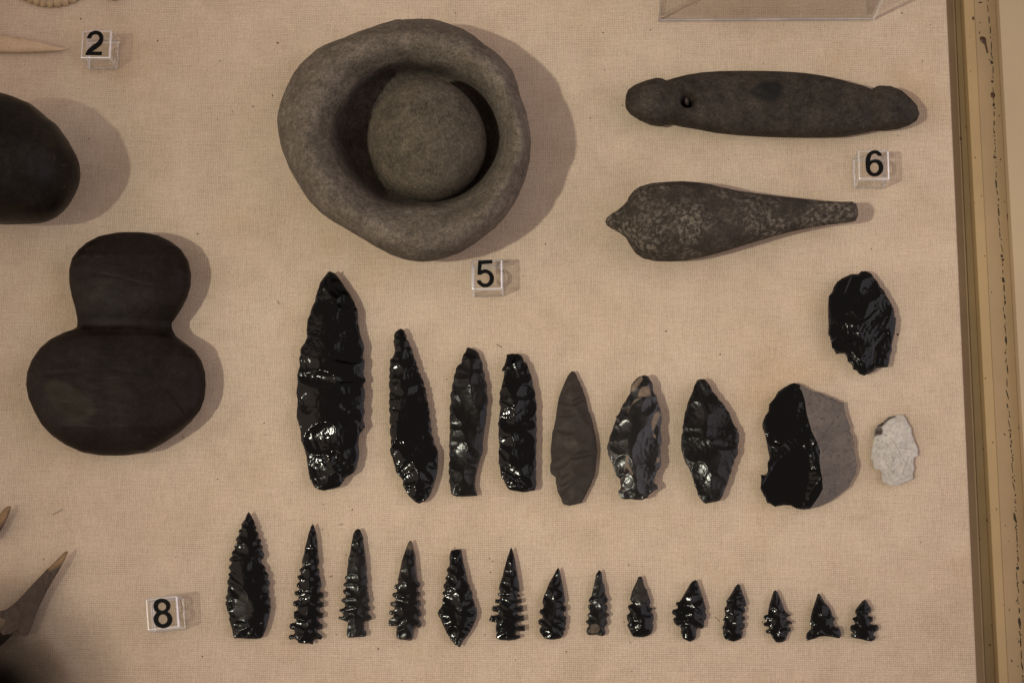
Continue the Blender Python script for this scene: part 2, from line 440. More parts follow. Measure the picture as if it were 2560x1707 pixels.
# ------------------------------------------------------------------ number cubes
def numeral_mesh(loops, z):
    V, E, k = [], [], 0
    for lp in loops:
        q = at(lp, z)[:, :2]; n = len(q)
        V.append(q); E += [(k + i, k + (i + 1) % n) for i in range(n)]; k += n
    V = np.vstack(V) * 1000
    r = delaunay_2d_cdt([Vector(p) for p in V.tolist()], E, [], 1, 1e-7)
    W = np.array([tuple(p) for p in r[0]]); keep = []
    rings = [at(lp, z)[:, :2] * 1000 for lp in loops]
    for f in r[2]:
        c = W[list(f)].mean(0)[None, :]
        if sum(bool(inside(c, q)[0]) for q in rings) % 2: keep.append(f)
    return [(p[0] / 1000, p[1] / 1000, z) for p in W], keep

def smooth_loop(p, n=3):
    for _ in range(2):                       # Chaikin on gentle corners only
        out = []
        for i in range(len(p)):
            a, b, c = p[i - 1], p[i], p[(i + 1) % len(p)]
            u, w = b - a, c - b
            cs = u @ w / (np.linalg.norm(u) * np.linalg.norm(w) + 1e-9)
            if cs < 0.55: out.append(b)
            else: out += [b - u * 0.25, b + w * 0.25]
        p = np.array(out)
    return p
def ell(cx, cy, rx, ry, n=28):
    return np.array([(cx + rx * math.cos(2 * math.pi * i / n), cy + ry * math.sin(2 * math.pi * i / n)) for i in range(n)])

CUBE = 0.0158
def number_cube(digit, top_px, rot, loops, label):
    z = CUBE + 0.0003
    c = at(top_px, z)[0]
    root = tag(empty("number_cube", (c[0], c[1], 0)), label, "number cube", "clear cubes with black numbers")
    bm = bmesh.new(); bmesh.ops.create_cube(bm, size=CUBE)
    bmesh.ops.bevel(bm, geom=bm.edges[:], offset=0.0011, segments=4, profile=0.5, affect='EDGES')
    # hand-polished block: slightly pillowed
    me = bpy.data.meshes.new("cube_body"); bm.to_mesh(me); bm.free()
    me.materials.append(ACRYLIC); me.materials.append(ACRYLIC_EDGE)
    for f in me.polygons: f.material_index = 0 if f.area > 0.3 * CUBE * CUBE else 1
    me.polygons.foreach_set("use_smooth", np.ones(len(me.polygons), bool))
    try: me.set_sharp_from_angle(angle=math.radians(35))
    except Exception: pass
    b = bpy.data.objects.new("cube_body", me); b.parent = root; b.location = (0, 0, CUBE / 2 + 0.0002); b.rotation_euler = (0, 0, math.radians(rot))
    col.objects.link(b)
    wn = b.modifiers.new('flat_faces', 'WEIGHTED_NORMAL'); wn.weight = 100; wn.keep_sharp = True
    v, f = numeral_mesh(loops, z - 0.00005)
    mesh_obj("numeral", v, f, INK, parent=root, smooth=False)

Z5 = lambda s: zoom(s, 1140, 620, 9.8)
Z2 = lambda s: zoom(s, 0, 0, 6.918)
Z6 = lambda s: zoom(s, 2080, 340, 9.8)
Z8 = lambda s: zoom(s, 340, 1450, 9.8)
d2 = Z2("1500,672 1515,620 1550,570 1600,541 1660,532 1730,546 1778,595 1793,660 1783,730 1748,790 1700,830 1640,870 1598,897 1765,897 1762,962 1475,960 1480,920 1510,870 1560,820 1620,775 1680,735 1710,695 1718,650 1700,615 1665,600 1630,603 1595,622 1575,672")
d5 = Z5("545,305 890,292 893,378 635,400 615,545 660,525 715,518 790,535 860,580 915,650 937,740 925,830 880,900 810,950 730,970 650,960 580,920 525,860 508,795 605,788 625,830 665,862 715,873 765,862 805,825 825,765 822,700 795,650 750,618 700,618 650,635 617,662 522,662")
d6 = Z6("1235,493 1205,430 1150,375 1080,348 1000,355 930,385 870,445 830,530 818,640 822,760 840,860 885,935 950,982 1050,1000 1130,985 1200,935 1250,860 1265,770 1245,680 1195,615 1130,580 1060,573 1000,583 940,610 945,545 965,485 1000,445 1050,435 1095,450 1125,497")
d8 = Z8("640,440 720,455 790,495 835,550 850,620 840,690 800,740 780,765 840,810 885,880 900,960 880,1050 820,1120 750,1160 660,1175 570,1155 490,1110 440,1040 425,960 435,880 480,810 510,785 460,745 430,690 420,630 435,550 480,490 550,450")
number_cube("2", Z2("1660,770")[0], 0.0, [smooth_loop(d2)], "clear acrylic cube printed with a black 2, beside the cream bone point")
number_cube("5", Z5("756,648")[0], 1.0, [smooth_loop(d5)], "clear acrylic cube printed with a black 5, below the stone mortar")
number_cube("6", Z6("1024,705")[0], -0.4, [smooth_loop(d6), Z6("0,0")[0] + (ell(1040, 782, 104, 124)) / 9.8], "clear acrylic cube printed with a black 6, below the pierced dark stone")
number_cube("8", Z8("640,806")[0], 6.6, [smooth_loop(d8), Z8("0,0")[0] + ell(640, 640, 95, 95) / 9.8, Z8("0,0")[0] + ell(660, 950, 108, 116) / 9.8], "tilted clear acrylic cube printed with a black 8, left of the serrated points")

# ------------------------------------------------------------------ clear riser at the top
A, B = at([(1648, 53), (2181, 48)], 0.0005)
th, hh, dp = 0.0028, 0.065, 0.085
rz = tag(empty("acrylic_riser", (float((A[0] + B[0]) / 2), float(A[1] + dp / 2), 0)), "clear acrylic stand at the top edge above the pierced dark stone", "display stand")
x0, x1, y0 = float(A[0]), float(B[0]), float((A[1] + B[1]) / 2)
def panel(name, *a):
    v, f = box(*a); o = mesh_obj(name, v, f, SHEET, parent=rz, smooth=False); return o
panel("front_panel", x0, x1, y0, y0 + th, 0.0004, hh)
panel("side_panel", x0, x0 + th, y0 + th + 0.0001, y0 + dp, 0.0004, hh)
panel("side_panel", x1 - th, x1, y0 + th + 0.0001, y0 + dp, 0.0004, hh)
panel("top_panel", x0, x1, y0, y0 + dp, hh + 0.0001, hh + th)
v, f = box(x0, x1, y0 - 0.0006, y0 - 0.0001, 0.0003, 0.0024)
mesh_obj("panel_edge", v, f, EDGE, parent=rz, smooth=False)
v, f = box(x0 - 0.0006, x0 - 0.0001, y0 - 0.0004, y0 + 0.0005, 0.0003, hh)
mesh_obj("panel_edge", v, f, EDGE, parent=rz, smooth=False)
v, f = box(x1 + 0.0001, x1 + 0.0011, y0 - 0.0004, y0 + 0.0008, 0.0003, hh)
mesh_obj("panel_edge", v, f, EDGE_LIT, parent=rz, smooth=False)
# ------------------------------------------------------------------ ground stones (lofted)
def loft(name, px, zc, thick, mat, axis='x', n=150, seg=56, power=2.2, lump=0.03, lscale=60.0, flat=None, shape=None, seed=1.0, fine=0.0, parent=None, patches=None):
    """px: outline in photo pixels, its silhouette at height zc. thick: half thickness as a function
    of (t along the axis 0..1, half width)"""
    P = at(px, zc)[:, :2]
    if axis == 'y': P = P[:, ::-1]
    lo, hi = P[:, 0].min(), P[:, 0].max()
    Q = np.vstack([P, P[:1]])
    V = []
    for i in range(n + 1):
        t = 0.5 - 0.5 * math.cos(math.pi * (0.004 + 0.992 * i / n))
        a = lo + (hi - lo) * t
        ys = []
        for p, q in zip(Q[:-1], Q[1:]):
            if (p[0] - a) * (q[0] - a) <= 0 and p[0] != q[0]: ys.append(p[1] + (q[1] - p[1]) * (a - p[0]) / (q[0] - p[0]))
        y0, y1 = min(ys), max(ys)
        c, w = (y0 + y1) / 2, max((y1 - y0) / 2, 1e-5)
        h = thick(t, w)
        for k in range(seg):
            g = 2 * math.pi * k / seg
            cu, su = math.cos(g), math.sin(g)
            u = math.copysign(abs(cu) ** (2 / power), cu); s = math.copysign(abs(su) ** (2 / power), su)
            V.append((a, c + w * u, zc + h * s) if axis == 'x' else (c + w * u, a, zc + h * s))
    V = np.array(V)
    zlo = V[:, 2].min()
    if shape is not None: V = shape(V, zc)
    d = fbm(V, lscale, 3, seed); k = lump * (hi - lo) * 0.1
    up = np.clip((V[:, 2] - zc) / max(V[:, 2].max() - zc, 1e-6), -1, 1)
    V[:, 2] += d * k * 1.6 * np.clip(up + 0.1, 0, 1)
    if fine: V[:, 2] += fbm(V, lscale * 6, 4, seed + 3) * fine * np.clip(up, 0, 1)
    V[:, 2] = np.maximum(V[:, 2], 0.0003)
    F = []
    for i in range(n):
        for j in range(seg):
            j2 = (j + 1) % seg
            q = (i * seg + j, (i + 1) * seg + j, (i + 1) * seg + j2, i * seg + j2)
            F.append(q[::-1] if axis == 'x' else q)
    F.append(tuple(range(seg)) if axis == 'x' else tuple(range(seg - 1, -1, -1)))
    e = n * seg; F.append(tuple(e + k for k in range(seg - 1, -1, -1)) if axis == 'x' else tuple(e + k for k in range(seg)))
    o = mesh_obj(name, V, F, mat, parent=parent)
    if patches is not None:
        val = np.zeros(len(V))
        for pp in patches:
            w = at(pp, zc)[:, :2]; dd = edge_dist(V[:, :2], w); ins = inside(V[:, :2], w)
            val = np.maximum(val, np.clip(0.5 + np.where(ins, dd, -dd) / 0.0024, 0, 1))
        val[V[:, 2] < zc] = 0
        attr(o, "patch", val)
    return o

BASALT = m_stone("grey_brown_basalt", (0.086, 0.071, 0.057), (0.150, 0.125, 0.103), (0.30, 0.25, 0.205), 75.0, 0.9, 0.35, 0.58, 0.0007, 480.0, 0.12, rust=0.35)
BASALT2 = m_stone("grey_green_basalt", (0.056, 0.047, 0.036), (0.096, 0.081, 0.061), (0.26, 0.22, 0.16), 95.0, 0.88, 0.5, 0.57, 0.0004, 800.0, 0.1, rust=0.15)
DARKSTONE = m_stone("dark_charmstone", (0.020, 0.0158, 0.0128), (0.050, 0.0405, 0.0335), (0.15, 0.125, 0.10), 85.0, 0.65, 0.35, 0.57, 0.0003, 900.0, 0.12, patch=(0.0095, 0.0098, 0.0094))
PITTED = m_stone("pitted_dark_stone", (0.028, 0.0225, 0.0185), (0.052, 0.042, 0.035), (0.22, 0.188, 0.155), 80.0, 0.75, 0.62, 0.47, 0.00045, 700.0, 0.12, cluster=42.0, speck_scale=480.0)
OVALSTONE = m_stone("black_brown_stone", (0.004, 0.003, 0.0024), (0.013, 0.010, 0.007), (0.050, 0.036, 0.023), 50.0, 0.42, 0.40, 0.56, 0.00018, 400.0, 0.11)
MAUL = m_stone("chocolate_stone", (0.0064, 0.0042, 0.0034), (0.0165, 0.0108, 0.0088), (0.055, 0.043, 0.031), 55.0, 0.50, 0.26, 0.58, 0.00018, 600.0, 0.10, grain=0.5, patch=(0.021, 0.017, 0.012))
BONE = m_stone("cream_bone", (0.44, 0.31, 0.19), (0.60, 0.45, 0.31), (0.36, 0.23, 0.12), 45.0, 0.5, 0.12, 0.6, 0.00004, 600.0, 0.25, grain=0.15)
SHELL = m_stone("tan_shell", (0.33, 0.23, 0.135), (0.52, 0.39, 0.24), (0.20, 0.12, 0.07), 150.0, 0.6, 0.35, 0.55, 0.0002, 600.0, 0.25, grain=0.5)

# mortar ------------------------------------------------------------
bowl_px = zoom("940,105 1030,112 1110,130 1190,160 1250,190 1295,232 1360,275 1420,335 1475,400 1510,480 1530,560 1560,650 1580,740 1588,820 1580,920 1555,1010 1530,1080 1490,1160 1440,1240 1360,1320 1270,1390 1180,1445 1090,1480 1000,1500 930,1505 850,1490 760,1455 680,1415 600,1365 520,1320 440,1275 360,1220 290,1140 230,1050 185,960 150,870 125,770 117,690 130,600 165,510 200,440 260,365 340,290 420,250 500,215 600,175 700,140 800,115 870,108", 640, 0, 2.306)
def ray_poly(c, ang, poly):
    d = np.array([math.cos(ang), -math.sin(ang)]); best = 0
    for a, b in zip(poly, np.roll(poly, -1, 0)):
        e = b - a; den = d[0] * e[1] - d[1] * e[0]
        if abs(den) < 1e-12: continue
        t = ((a[0] - c[0]) * e[1] - (a[1] - c[1]) * e[0]) / den
        s = ((a[0] - c[0]) * d[1] - (a[1] - c[1]) * d[0]) / den
        if t > 0 and -1e-9 <= s <= 1 + 1e-9: best = max(best, t)
    return best
def mortar():
    c = np.array([985, 800]) / 2.306 + np.array([640, 0])
    nA = 420
    ang = np.linspace(0, 2 * math.pi, nA, endpoint=False)
    ro = np.array([ray_poly(c, a, bowl_px) for a in ang])
    ro = (ro + np.roll(ro, 1) + np.roll(ro, -1)) / 3
    # pit lip radius (px of the zoom / 2.306): right, top, left, bottom
    kx = [0, 90, 180, 270, 360]
    rl = np.interp(np.degrees(ang), [0, 45, 90, 135, 180, 225, 270, 315, 360], [455, 430, 440, 520, 560, 470, 400, 420, 455]) / 2.306
    for _ in range(8): rl = (rl + np.roll(rl, 1) + np.roll(rl, -1)) / 3
    # profile: (k, where, z mm); where <=1 fraction of the lip radius, 1..2 between lip and silhouette
    prof = [(0.0, 8), (0.12, 8), (0.25, 8), (0.38, 8.3), (0.5, 9), (0.6, 10), (0.68, 11.2), (0.76, 13), (0.82, 15.5), (0.87, 20), (0.905, 26), (0.935, 31.5), (0.965, 36), (0.99, 38.3), (1.03, 40.3),
            (1.10, 42), (1.19, 45), (1.30, 47.6), (1.41, 49.4), (1.52, 50), (1.64, 49.4), (1.74, 47.6), (1.83, 44.6), (1.9, 41), (1.95, 37), (1.985, 32.5), (2.0, 27)]
    V = []; kd = []
    for w, z in prof:
        r = rl * w if w <= 1 else rl + (ro - rl) * (w - 1)
        p = np.stack([c[0] + r * np.cos(ang), c[1] - r * np.sin(ang)], 1)
        V.append(at(p, z / 1000.0)); kd.append(z)
    sil = V[-1]; cen = at(c, 0.027)[0]
    for k, z in ((0.985, 20), (0.95, 13), (0.89, 6), (0.81, 1.5), (0.74, 0.3)):
        q = cen + (sil - cen) * k; q[:, 2] = z / 1000.0; V.append(q)
    V = np.vstack(V); nR = len(V) // nA
    # uneven pecked surface
    d = fbm(V, 28, 3, 2.0); d2 = fbm(V, 110, 4, 5.0)
    keep = np.clip(V[:, 2] / 0.01, 0, 1)
    V[:, 2] += (d * 0.0022 + d2 * 0.0009 + fbm(V, 330, 3, 8.0) * 0.00035) * keep
    cc = at(c, 0.03)[0]
    rad = V[:, :2] - cc[:2]; rad /= np.linalg.norm(rad, axis=1)[:, None] + 1e-9
    V[:, :2] += rad * (d2 * 0.0005)[:, None] * keep[:, None]
    # broken scars on the lower right rim and the upper right shoulder
    for (px, py, sx, sy, rot, dz) in ((1530, 1020, 40, 120, 0.35, 0.0035), (1430, 1190, 30, 90, 0.6, 0.0025), (1225, 235, 60, 28, 0.4, -0.0015), (1470, 500, 16, 60, 0.0, 0.0015)):
        q = at(np.array([[px, py]]) / 2.306 + np.array([640, 0]), 0.045)[0]
        e = (V[:, :2] - q[:2]) / (MM_PX / 2.306)
        u = e[:, 0] * math.cos(rot) - e[:, 1] * math.sin(rot); w = e[:, 0] * math.sin(rot) + e[:, 1] * math.cos(rot)
        V[:, 2] -= dz * np.exp(-(u / sx) ** 2 - (w / sy) ** 2) * (V[:, 2] > 0.02)
    for line, dep, wid in (("1552,925 1515,1000 1492,1050 1465,1105 1405,1185 1368,1240", 0.0022, 0.0010), ("1528,985 1500,1010 1478,1090", 0.0012, 0.0009),
                           ("1466,440 1462,490 1470,545", 0.0008, 0.0007), ("1215,262 1262,222 1300,240", 0.0010, 0.0009), ("285,480 292,505 280,525", 0.0008, 0.0007), ("1440,1130 1395,1165 1380,1215", 0.0014, 0.0008)):
        L = at(zoom(line, 640, 0, 2.306), 0.044)[:, :2]; e = edge_dist(V[:, :2], L, False)
        V[:, 2] -= dep * np.exp(-(e / wid) ** 2) * (V[:, 2] > 0.02)
    F = []
    for i in range(nR - 1):
        for j in range(nA):
            j2 = (j + 1) % nA
            F.append((i * nA + j, (i + 1) * nA + j, (i + 1) * nA + j2, i * nA + j2))
    F.append(tuple((nR - 1) * nA + j for j in range(nA)))
    o = mesh_obj("stone_mortar", V, F, BASALT)
    sub = o.modifiers.new("round", 'SUBSURF'); sub.levels = 1; sub.render_levels = 1
    tag(o, "large grey brown stone bowl with an uneven rim, holding a round stone", "stone bowl")
mortar()

ball_px = ell(987, 813, 338, 342, 60)
ball_px = np.array([(x + 5 * math.sin(3 * i * math.pi / 30 + 1) , y + 4 * math.cos(2 * i * math.pi / 30)) for i, (x, y) in enumerate(ball_px)]) / 2.306 + np.array([640, 0])
o = loft("hand_stone", ball_px, 0.0358, lambda t, w: w * 0.93, BASALT2, 'x', 110, 96, 2.06, 0.05, 50, seed=4, fine=0.0003)
tag(o, "round grey stone ball lying inside the stone bowl", "stone ball")

# pierced stone -------------------------------------------------------
pier = zoom("185,520 195,495 230,470 290,448 350,432 385,434 402,443 420,440 460,430 520,415 600,402 700,396 800,394 940,394 1050,398 1150,405 1250,420 1350,442 1450,470 1520,490 1545,478 1560,475 1620,478 1680,500 1730,540 1765,575 1783,620 1770,655 1730,680 1670,698 1600,705 1540,706 1470,722 1370,740 1250,744 1100,744 950,740 800,732 680,720 580,700 490,685 430,671 402,674 375,684 320,675 260,650 210,620 185,590 180,560", 1480, 0, 2.1778)
def pierce(V, zc):
    top = V[:, 2] > zc
    def px(x, y): return at(np.array([[x, y]]) / 2.1778 + np.array([1480, 0]), 0.017)[0][:2]
    h = px(522, 546); r = np.hypot(V[:, 0] - h[0], V[:, 1] - h[1])
    V[top, 2] -= (0.0042 * np.exp(-(r[top] / 0.0038) ** 2) + 0.012 * (1 / (1 + np.exp((r[top] - 0.0030) / 0.00022))))
    # grooves that set off the two ends
    for (x, w, dz) in ((402, 0.0022, 0.0013), (1525, 0.0024, 0.0010)):
        g = px(x, 550); V[top, 2] -= dz * np.exp(-((V[top, 0] - g[0] - 0.04 * (V[top, 1] - g[1])) / w) ** 2)
    a, b = px(190, 545), px(395, 515)
    m = top & (V[:, 0] < b[0])
    ln = a[1] + (b[1] - a[1]) * (V[:, 0] - a[0]) / (b[0] - a[0])
    V[m, 2] -= 0.0005 * np.exp(-((V[m, 1] - ln[m]) / 0.0006) ** 2)
    return V
oval_patch = zoom("845,540 880,505 910,480 950,470 1000,478 1028,500 1020,550 990,585 940,590 890,570", 1480, 0, 2.1778)
o = loft("pierced_stone", pier, 0.0095, lambda t, w: min(0.0092, w * 0.8), DARKSTONE, 'x', 420, 110, 2.5, 0.03, 55, shape=pierce, seed=7, patches=[oval_patch])
tag(o, "long dark stone with knobbed ends and a drilled hole near its left end", "charmstone")
c = at(np.array([[519, 548]]) / 2.1778 + np.array([1480, 0]), 0.010)[0]
v, f = blob((c[0] - 0.0004, c[1] - 0.0004, 0.0085), 0.0020, 0.0026, 0.0042, 0, 1.0, 16, 8, 0.1)
mesh_obj("hole_plug", v, f, m_plain("grey_plug", (0.06, 0.046, 0.04), 0.7, 0.1), parent=o)

# plummet -------------------------------------------------------------
plum = zoom("72,335 80,315 105,295 140,275 170,250 190,228 200,205 225,175 260,152 320,135 400,128 490,125 570,130 640,140 700,155 780,172 880,185 1000,200 1120,212 1250,225 1350,230 1415,229 1436,240 1447,275 1447,308 1437,330 1400,340 1300,350 1200,365 1100,385 1000,410 900,440 800,470 700,500 600,525 520,540 430,547 350,545 280,530 240,505 215,470 200,445 185,420 150,395 110,375 80,355", 1480, 400, 2.1778)
o = loft("plummet_stone", plum, 0.0165, lambda t, w: w * 0.86, PITTED, 'x', 240, 80, 2.15, 0.03, 70, seed=9, fine=0.0004)
tag(o, "pear shaped pitted grey stone with a nipple at its left end", "charmstone")

# dark oval stone on the left border ---------------------------------
oval = zoom("0,165 60,172 130,190 200,215 270,245 340,270 400,315 460,365 520,420 590,470 640,540 690,610 730,680 770,750 795,810 808,880 818,960 810,1040 770,1120 720,1200 660,1280 590,1350 510,1405 420,1440 330,1455 200,1460 100,1463 0,1465 -150,1455 -330,1420 -500,1340 -630,1180 -700,980 -700,760 -640,540 -520,350 -360,230 -180,175", 0, 200, 4.125)
o = loft("oval_stone", oval, 0.033, lambda t, w: min(0.0325, w * 1.0), OVALSTONE, 'x', 130, 90, 2.1, 0.05, 30, seed=11, fine=0.0004)
tag(o, "smooth black rounded stone cut off by the left border", "rounded stone")

# waisted stone ---------------------------------------------------------
maul = zoom("700,110 800,103 900,106 980,125 1050,160 1110,205 1150,270 1168,350 1165,420 1145,490 1110,560 1070,620 1048,652 1050,690 1075,735 1130,775 1190,820 1230,880 1252,950 1258,1030 1250,1110 1225,1180 1170,1250 1100,1315 1000,1385 900,1440 800,1460 700,1467 600,1462 500,1445 400,1400 320,1345 260,1280 215,1200 180,1120 165,1040 172,960 200,890 250,815 310,760 380,720 440,700 468,682 475,640 465,570 445,500 430,420 428,340 445,270 480,220 530,175 600,135", 0, 540, 2.45)
def px_m(x, y, z=0.0265): return at(np.array([[x, y]]) / 2.45 + np.array([0, 540]), z)[0][:2]
def groove(V, zc):
    top = V[:, 2] > zc
    g = px_m(760, 672); V[top, 2] -= 0.0022 * np.exp(-((V[top, 1] - g[1]) / 0.0070) ** 2)
    def crease(line, depth, w):
        L = np.array([px_m(*q) for q in line]); d = edge_dist(V[:, :2], L, False)
        V[top, 2] -= depth * np.exp(-(d[top] / w) ** 2)
    crease([(470, 690), (600, 660), (760, 655), (900, 680), (1045, 690)], 0.0003, 0.0018)
    crease([(600, 350), (740, 375), (870, 415), (1000, 430), (1100, 410)], 0.0002, 0.0006)
    crease([(220, 965), (420, 955), (640, 940), (850, 955)], 0.00012, 0.0012)
    # flat spall on the right shoulder
    L = np.array([px_m(*q) for q in [(1015, 960), (1000, 1050), (1055, 1120), (1120, 1220), (1400, 1100), (1300, 850), (1080, 800)]])
    ins = inside(V[:, :2], L); d = edge_dist(V[:, :2], L)
    V[:, 2] -= np.where(ins & top, np.clip(d / 0.0006, 0, 1) * 0.0017, 0)
    return V
worn = zoom("310,1060 380,1030 450,1050 520,1100 600,1150 640,1220 560,1290 480,1300 400,1220 330,1140", 0, 540, 2.45)
o = loft("waisted_stone", maul, 0.0135, lambda t, w: min(0.0132, 0.40 * w), MAUL, 'y', 320, 150, 2.5, 0.035, 40, shape=groove, seed=13, fine=0.00022, patches=[worn])
tag(o, "dark brown figure eight stone with a grooved waist", "grooved stone")

# bone point --------------------------------------------------------------
bone = zoom("0,610 200,640 400,672 600,712 800,760 950,800 1060,828 1150,845 1160,856 1100,872 1000,885 850,895 700,902 500,908 300,912 0,905 -500,880 -900,840 -920,560 -500,550", 0, 0, 6.918)
o = loft("bone_point", bone, 0.0028, lambda t, w: min(0.0027, w * 0.8), BONE, 'x', 130, 40, 2.0, 0.01, 80, seed=15)
tag(o, "smooth cream bone point reaching in from the left border beside the 2 cube", "bone point")

# shell ornament with a scalloped rim --------------------------------------
def scalloped_shell():
    cpx = np.array([128.0, -78.0]); nA, nR = 360, 14
    V = []
    for i in range(nR + 1):
        t = i / nR
        for k in range(nA):
            a = 2 * math.pi * k / nA
            lobe = 1 - 0.045 * (1 - abs(math.sin(a * 19 + 0.6 * math.sin(a * 3)))) ** 1.5 * t ** 6
            r = t * lobe
            p = cpx + np.array([math.cos(a) * 118, math.sin(a) * 96]) * r
            z = 0.0062 - 0.0048 * t ** 3 + 0.0005 * abs(math.sin(a * 19 + 0.6 * math.sin(a * 3))) * t ** 2
            V.append(at(p, z)[0])
    b = len(V)
    for k in range(nA):
        q = V[nR * nA + k].copy(); q[2] = 0.0004; V.append(q)
    F = [(i * nA + j, i * nA + (j + 1) % nA, (i + 1) * nA + (j + 1) % nA, (i + 1) * nA + j) for i in range(nR + 1) for j in range(nA)]
    o = mesh_obj("scalloped_shell", V, [f[::-1] for f in F], SHELL)
    tag(o, "tan shell with a scalloped rim cut off by the top left border", "shell")
    v, f = blob(at((285, -9), 0.003)[0], 0.0026, 0.0022, 0.0028, 0, 5.0, 16, 10, 0.2)
    tag(mesh_obj("shell_bead", v, f, SHELL), "small tan bead just showing at the top border right of the scalloped shell", "bead")
scalloped_shell()
# ------------------------------------------------------------------ knapped stone
def knap(name, px, label, cat, mat, group=None, thick=3.2, ze=None, ds=0.33, spacing=4.2, reach=0.62, depth=0.14,
         big=3, seed=1, patches=None, ripple=0.018, cut=None, cut_mats=None, tooth=0.0, edge_z=0.10, dome=1.9, parent=None, patch_soft=0.7, flat=1.0, tilt=1.0, creases=()):
    """a flaked blade: outline px (photo pixels), edge plane at ze mm, one face thick mm above it; scars run in from the edge"""
    r = np.random.default_rng(seed)
    if ze is None: ze = thick * 0.9
    poly = at(px, ze / 1000)[:, :2] * 1000.0                         # millimetres
    poly = resample(poly, ds * 0.8)
    poly = poly + r.normal(0, 0.03, poly.shape)
    cl = None
    if cut is not None: cl = resample(at(cut, ze / 1000)[:, :2] * 1000.0, ds, closed=False)
    V, F = triangulate(poly, ds, cl)
    d = edge_dist(V, poly)
    n = len(poly)
    # broad outline without the teeth: used for the body's swelling
    lo, hi = V.min(0), V.max(0)
    L = hi[1] - lo[1]
    # local half width by rows, smoothed
    rows = np.linspace(lo[1], hi[1], 60); hw = np.zeros(60); cx = np.zeros(60)
    for i, y in enumerate(rows):
        m = np.abs(V[:, 1] - y) < L / 50
        if m.any(): hw[i] = (V[m, 0].max() - V[m, 0].min()) / 2; cx[i] = (V[m, 0].max() + V[m, 0].min()) / 2
    ker = np.hanning(13); ker /= ker.sum()
    hw = np.convolve(np.pad(hw, 6, 'edge'), ker, 'valid'); cx = np.convolve(np.pad(cx, 6, 'edge'), ker, 'valid')
    HW = np.interp(V[:, 1], rows, hw); CXv = np.interp(V[:, 1], rows, cx)
    u = np.clip(np.abs(V[:, 0] - CXv) / (HW + 1e-6), 0, 1)
    tt = (V[:, 1] - lo[1]) / L
    taper = np.clip(HW / hw.max(), 0.25, 1.0) ** 0.7
    thick = thick * 0.80; T = thick * taper
    endf = np.clip(np.minimum(tt, 1 - tt) * L / (0.55 * hw.max() + 0.3), 0, 1) ** 0.6
    B = T * flat * np.minimum((1 - u ** dome), 1) * endf
    B = np.minimum(B, edge_z * T + d * 0.9) * np.clip(0.12 + d / 0.5, 0, 1) + 0.02
    # scars
    area2 = 0.5 * np.sum(poly[:, 0] * np.roll(poly[:, 1], -1) - np.roll(poly[:, 0], -1) * poly[:, 1])
    sgn = 1 if area2 > 0 else -1
    peri = np.linalg.norm(np.roll(poly, -1, 0) - poly, axis=1); cum = np.cumsum(peri)
    Z = B.copy(); win_s = np.zeros(len(V)); win = np.full(len(V), -1)
    pos = r.uniform(0, spacing); k = 0
    seeds = []; span = max(2, int(2.2 / (ds * 0.8)))
    while pos < cum[-1]:                                             # long thinning scars
        seeds.append((pos, 0)); pos += spacing * 1.9 * r.uniform(0.45, 1.6)
    pos = r.uniform(0, spacing)
    while pos < cum[-1]:                                             # short retouch along the edge
        if r.random() < 0.8: seeds.append((pos, 2))
        pos += spacing * 0.62 * r.uniform(0.5, 1.7)
    # flat breaks across the body: tilted planes that leave crisp ridges
    for _ in range(max(1, int(big * 0.5 * tilt))):
        j = r.integers(len(V)); c0 = V[j]
        if d[j] < 0.25 * d.max(): continue
        g = r.normal(0, 1, 2); g *= tilt * r.uniform(0.06, 0.17) / (np.linalg.norm(g) + 1e-9)
        S = B[j] * r.uniform(0.93, 1.0) + (V - c0) @ g
        S += tilt * 0.012 * ((V - c0) @ np.array([-g[1], g[0]]) / (np.linalg.norm(g) + 1e-9)) ** 2
        S += 0.010 * ((V - c0) ** 2).sum(1) / max(1.0, thick)
        m = S < Z; Z[m] = S[m]; win[m] = 1000 + _; win_s[m] = np.hypot(*(V[m] - c0).T)
    for pos, kind in seeds:
        i = int(np.searchsorted(cum, pos)) % n
        e = poly[i]
        tg = poly[(i + span) % n] - poly[i - span]; tg /= np.linalg.norm(tg) + 1e-9
        nv = np.array([-tg[1], tg[0]]) * sgn
        ax = np.array([np.interp(e[1], rows, cx) - e[0], 0.0]); na = np.linalg.norm(ax)
        if na > 0.4: nv = nv * 0.55 + ax / na * 0.6
        a = r.normal(0, 0.38 if kind == 0 else 0.25); ca, sa = math.cos(a), math.sin(a)
        nv = np.array([nv[0] * ca - nv[1] * sa, nv[0] * sa + nv[1] * ca]); nv /= np.linalg.norm(nv) + 1e-9
        w_loc = float(np.interp(e[1], rows, hw))
        Tl = thick * max(0.25, min(1, w_loc / hw.max())) ** 0.7
        q = V - e; s = q @ nv; t = q @ np.array([-nv[1], nv[0]])
        if kind == 0:
            ln = max(1.2, w_loc * reach * 1.15 * r.uniform(0.6, 1.6)); wd = spacing * 1.7 * r.uniform(0.6, 1.6)
            s0 = np.clip(s, 0, None) / ln
            S = Tl * (edge_z * r.uniform(0.7, 1.3) + r.uniform(0.34, 0.56) * s0 + 0.5 * s0 ** 2.4 + r.uniform(-0.10, 0.12)) \
                + depth * r.uniform(0.9, 2.2) * Tl * 4 * (t / wd) ** 2 * (1 + 0.4 / (0.45 + s0))
        else:
            wd = spacing * 0.62 * r.uniform(0.6, 1.6); sl = r.uniform(0.24, 0.50)
            s0 = np.clip(s, 0, None)
            S = Tl * edge_z * r.uniform(0.3, 0.9) + sl * s0 + 0.10 * s0 ** 2 + 0.16 * r.uniform(0.6, 1.6) * (t / wd) ** 2 * wd
        S = np.where(s < -1.0, 1e3, S)
        m = S < Z
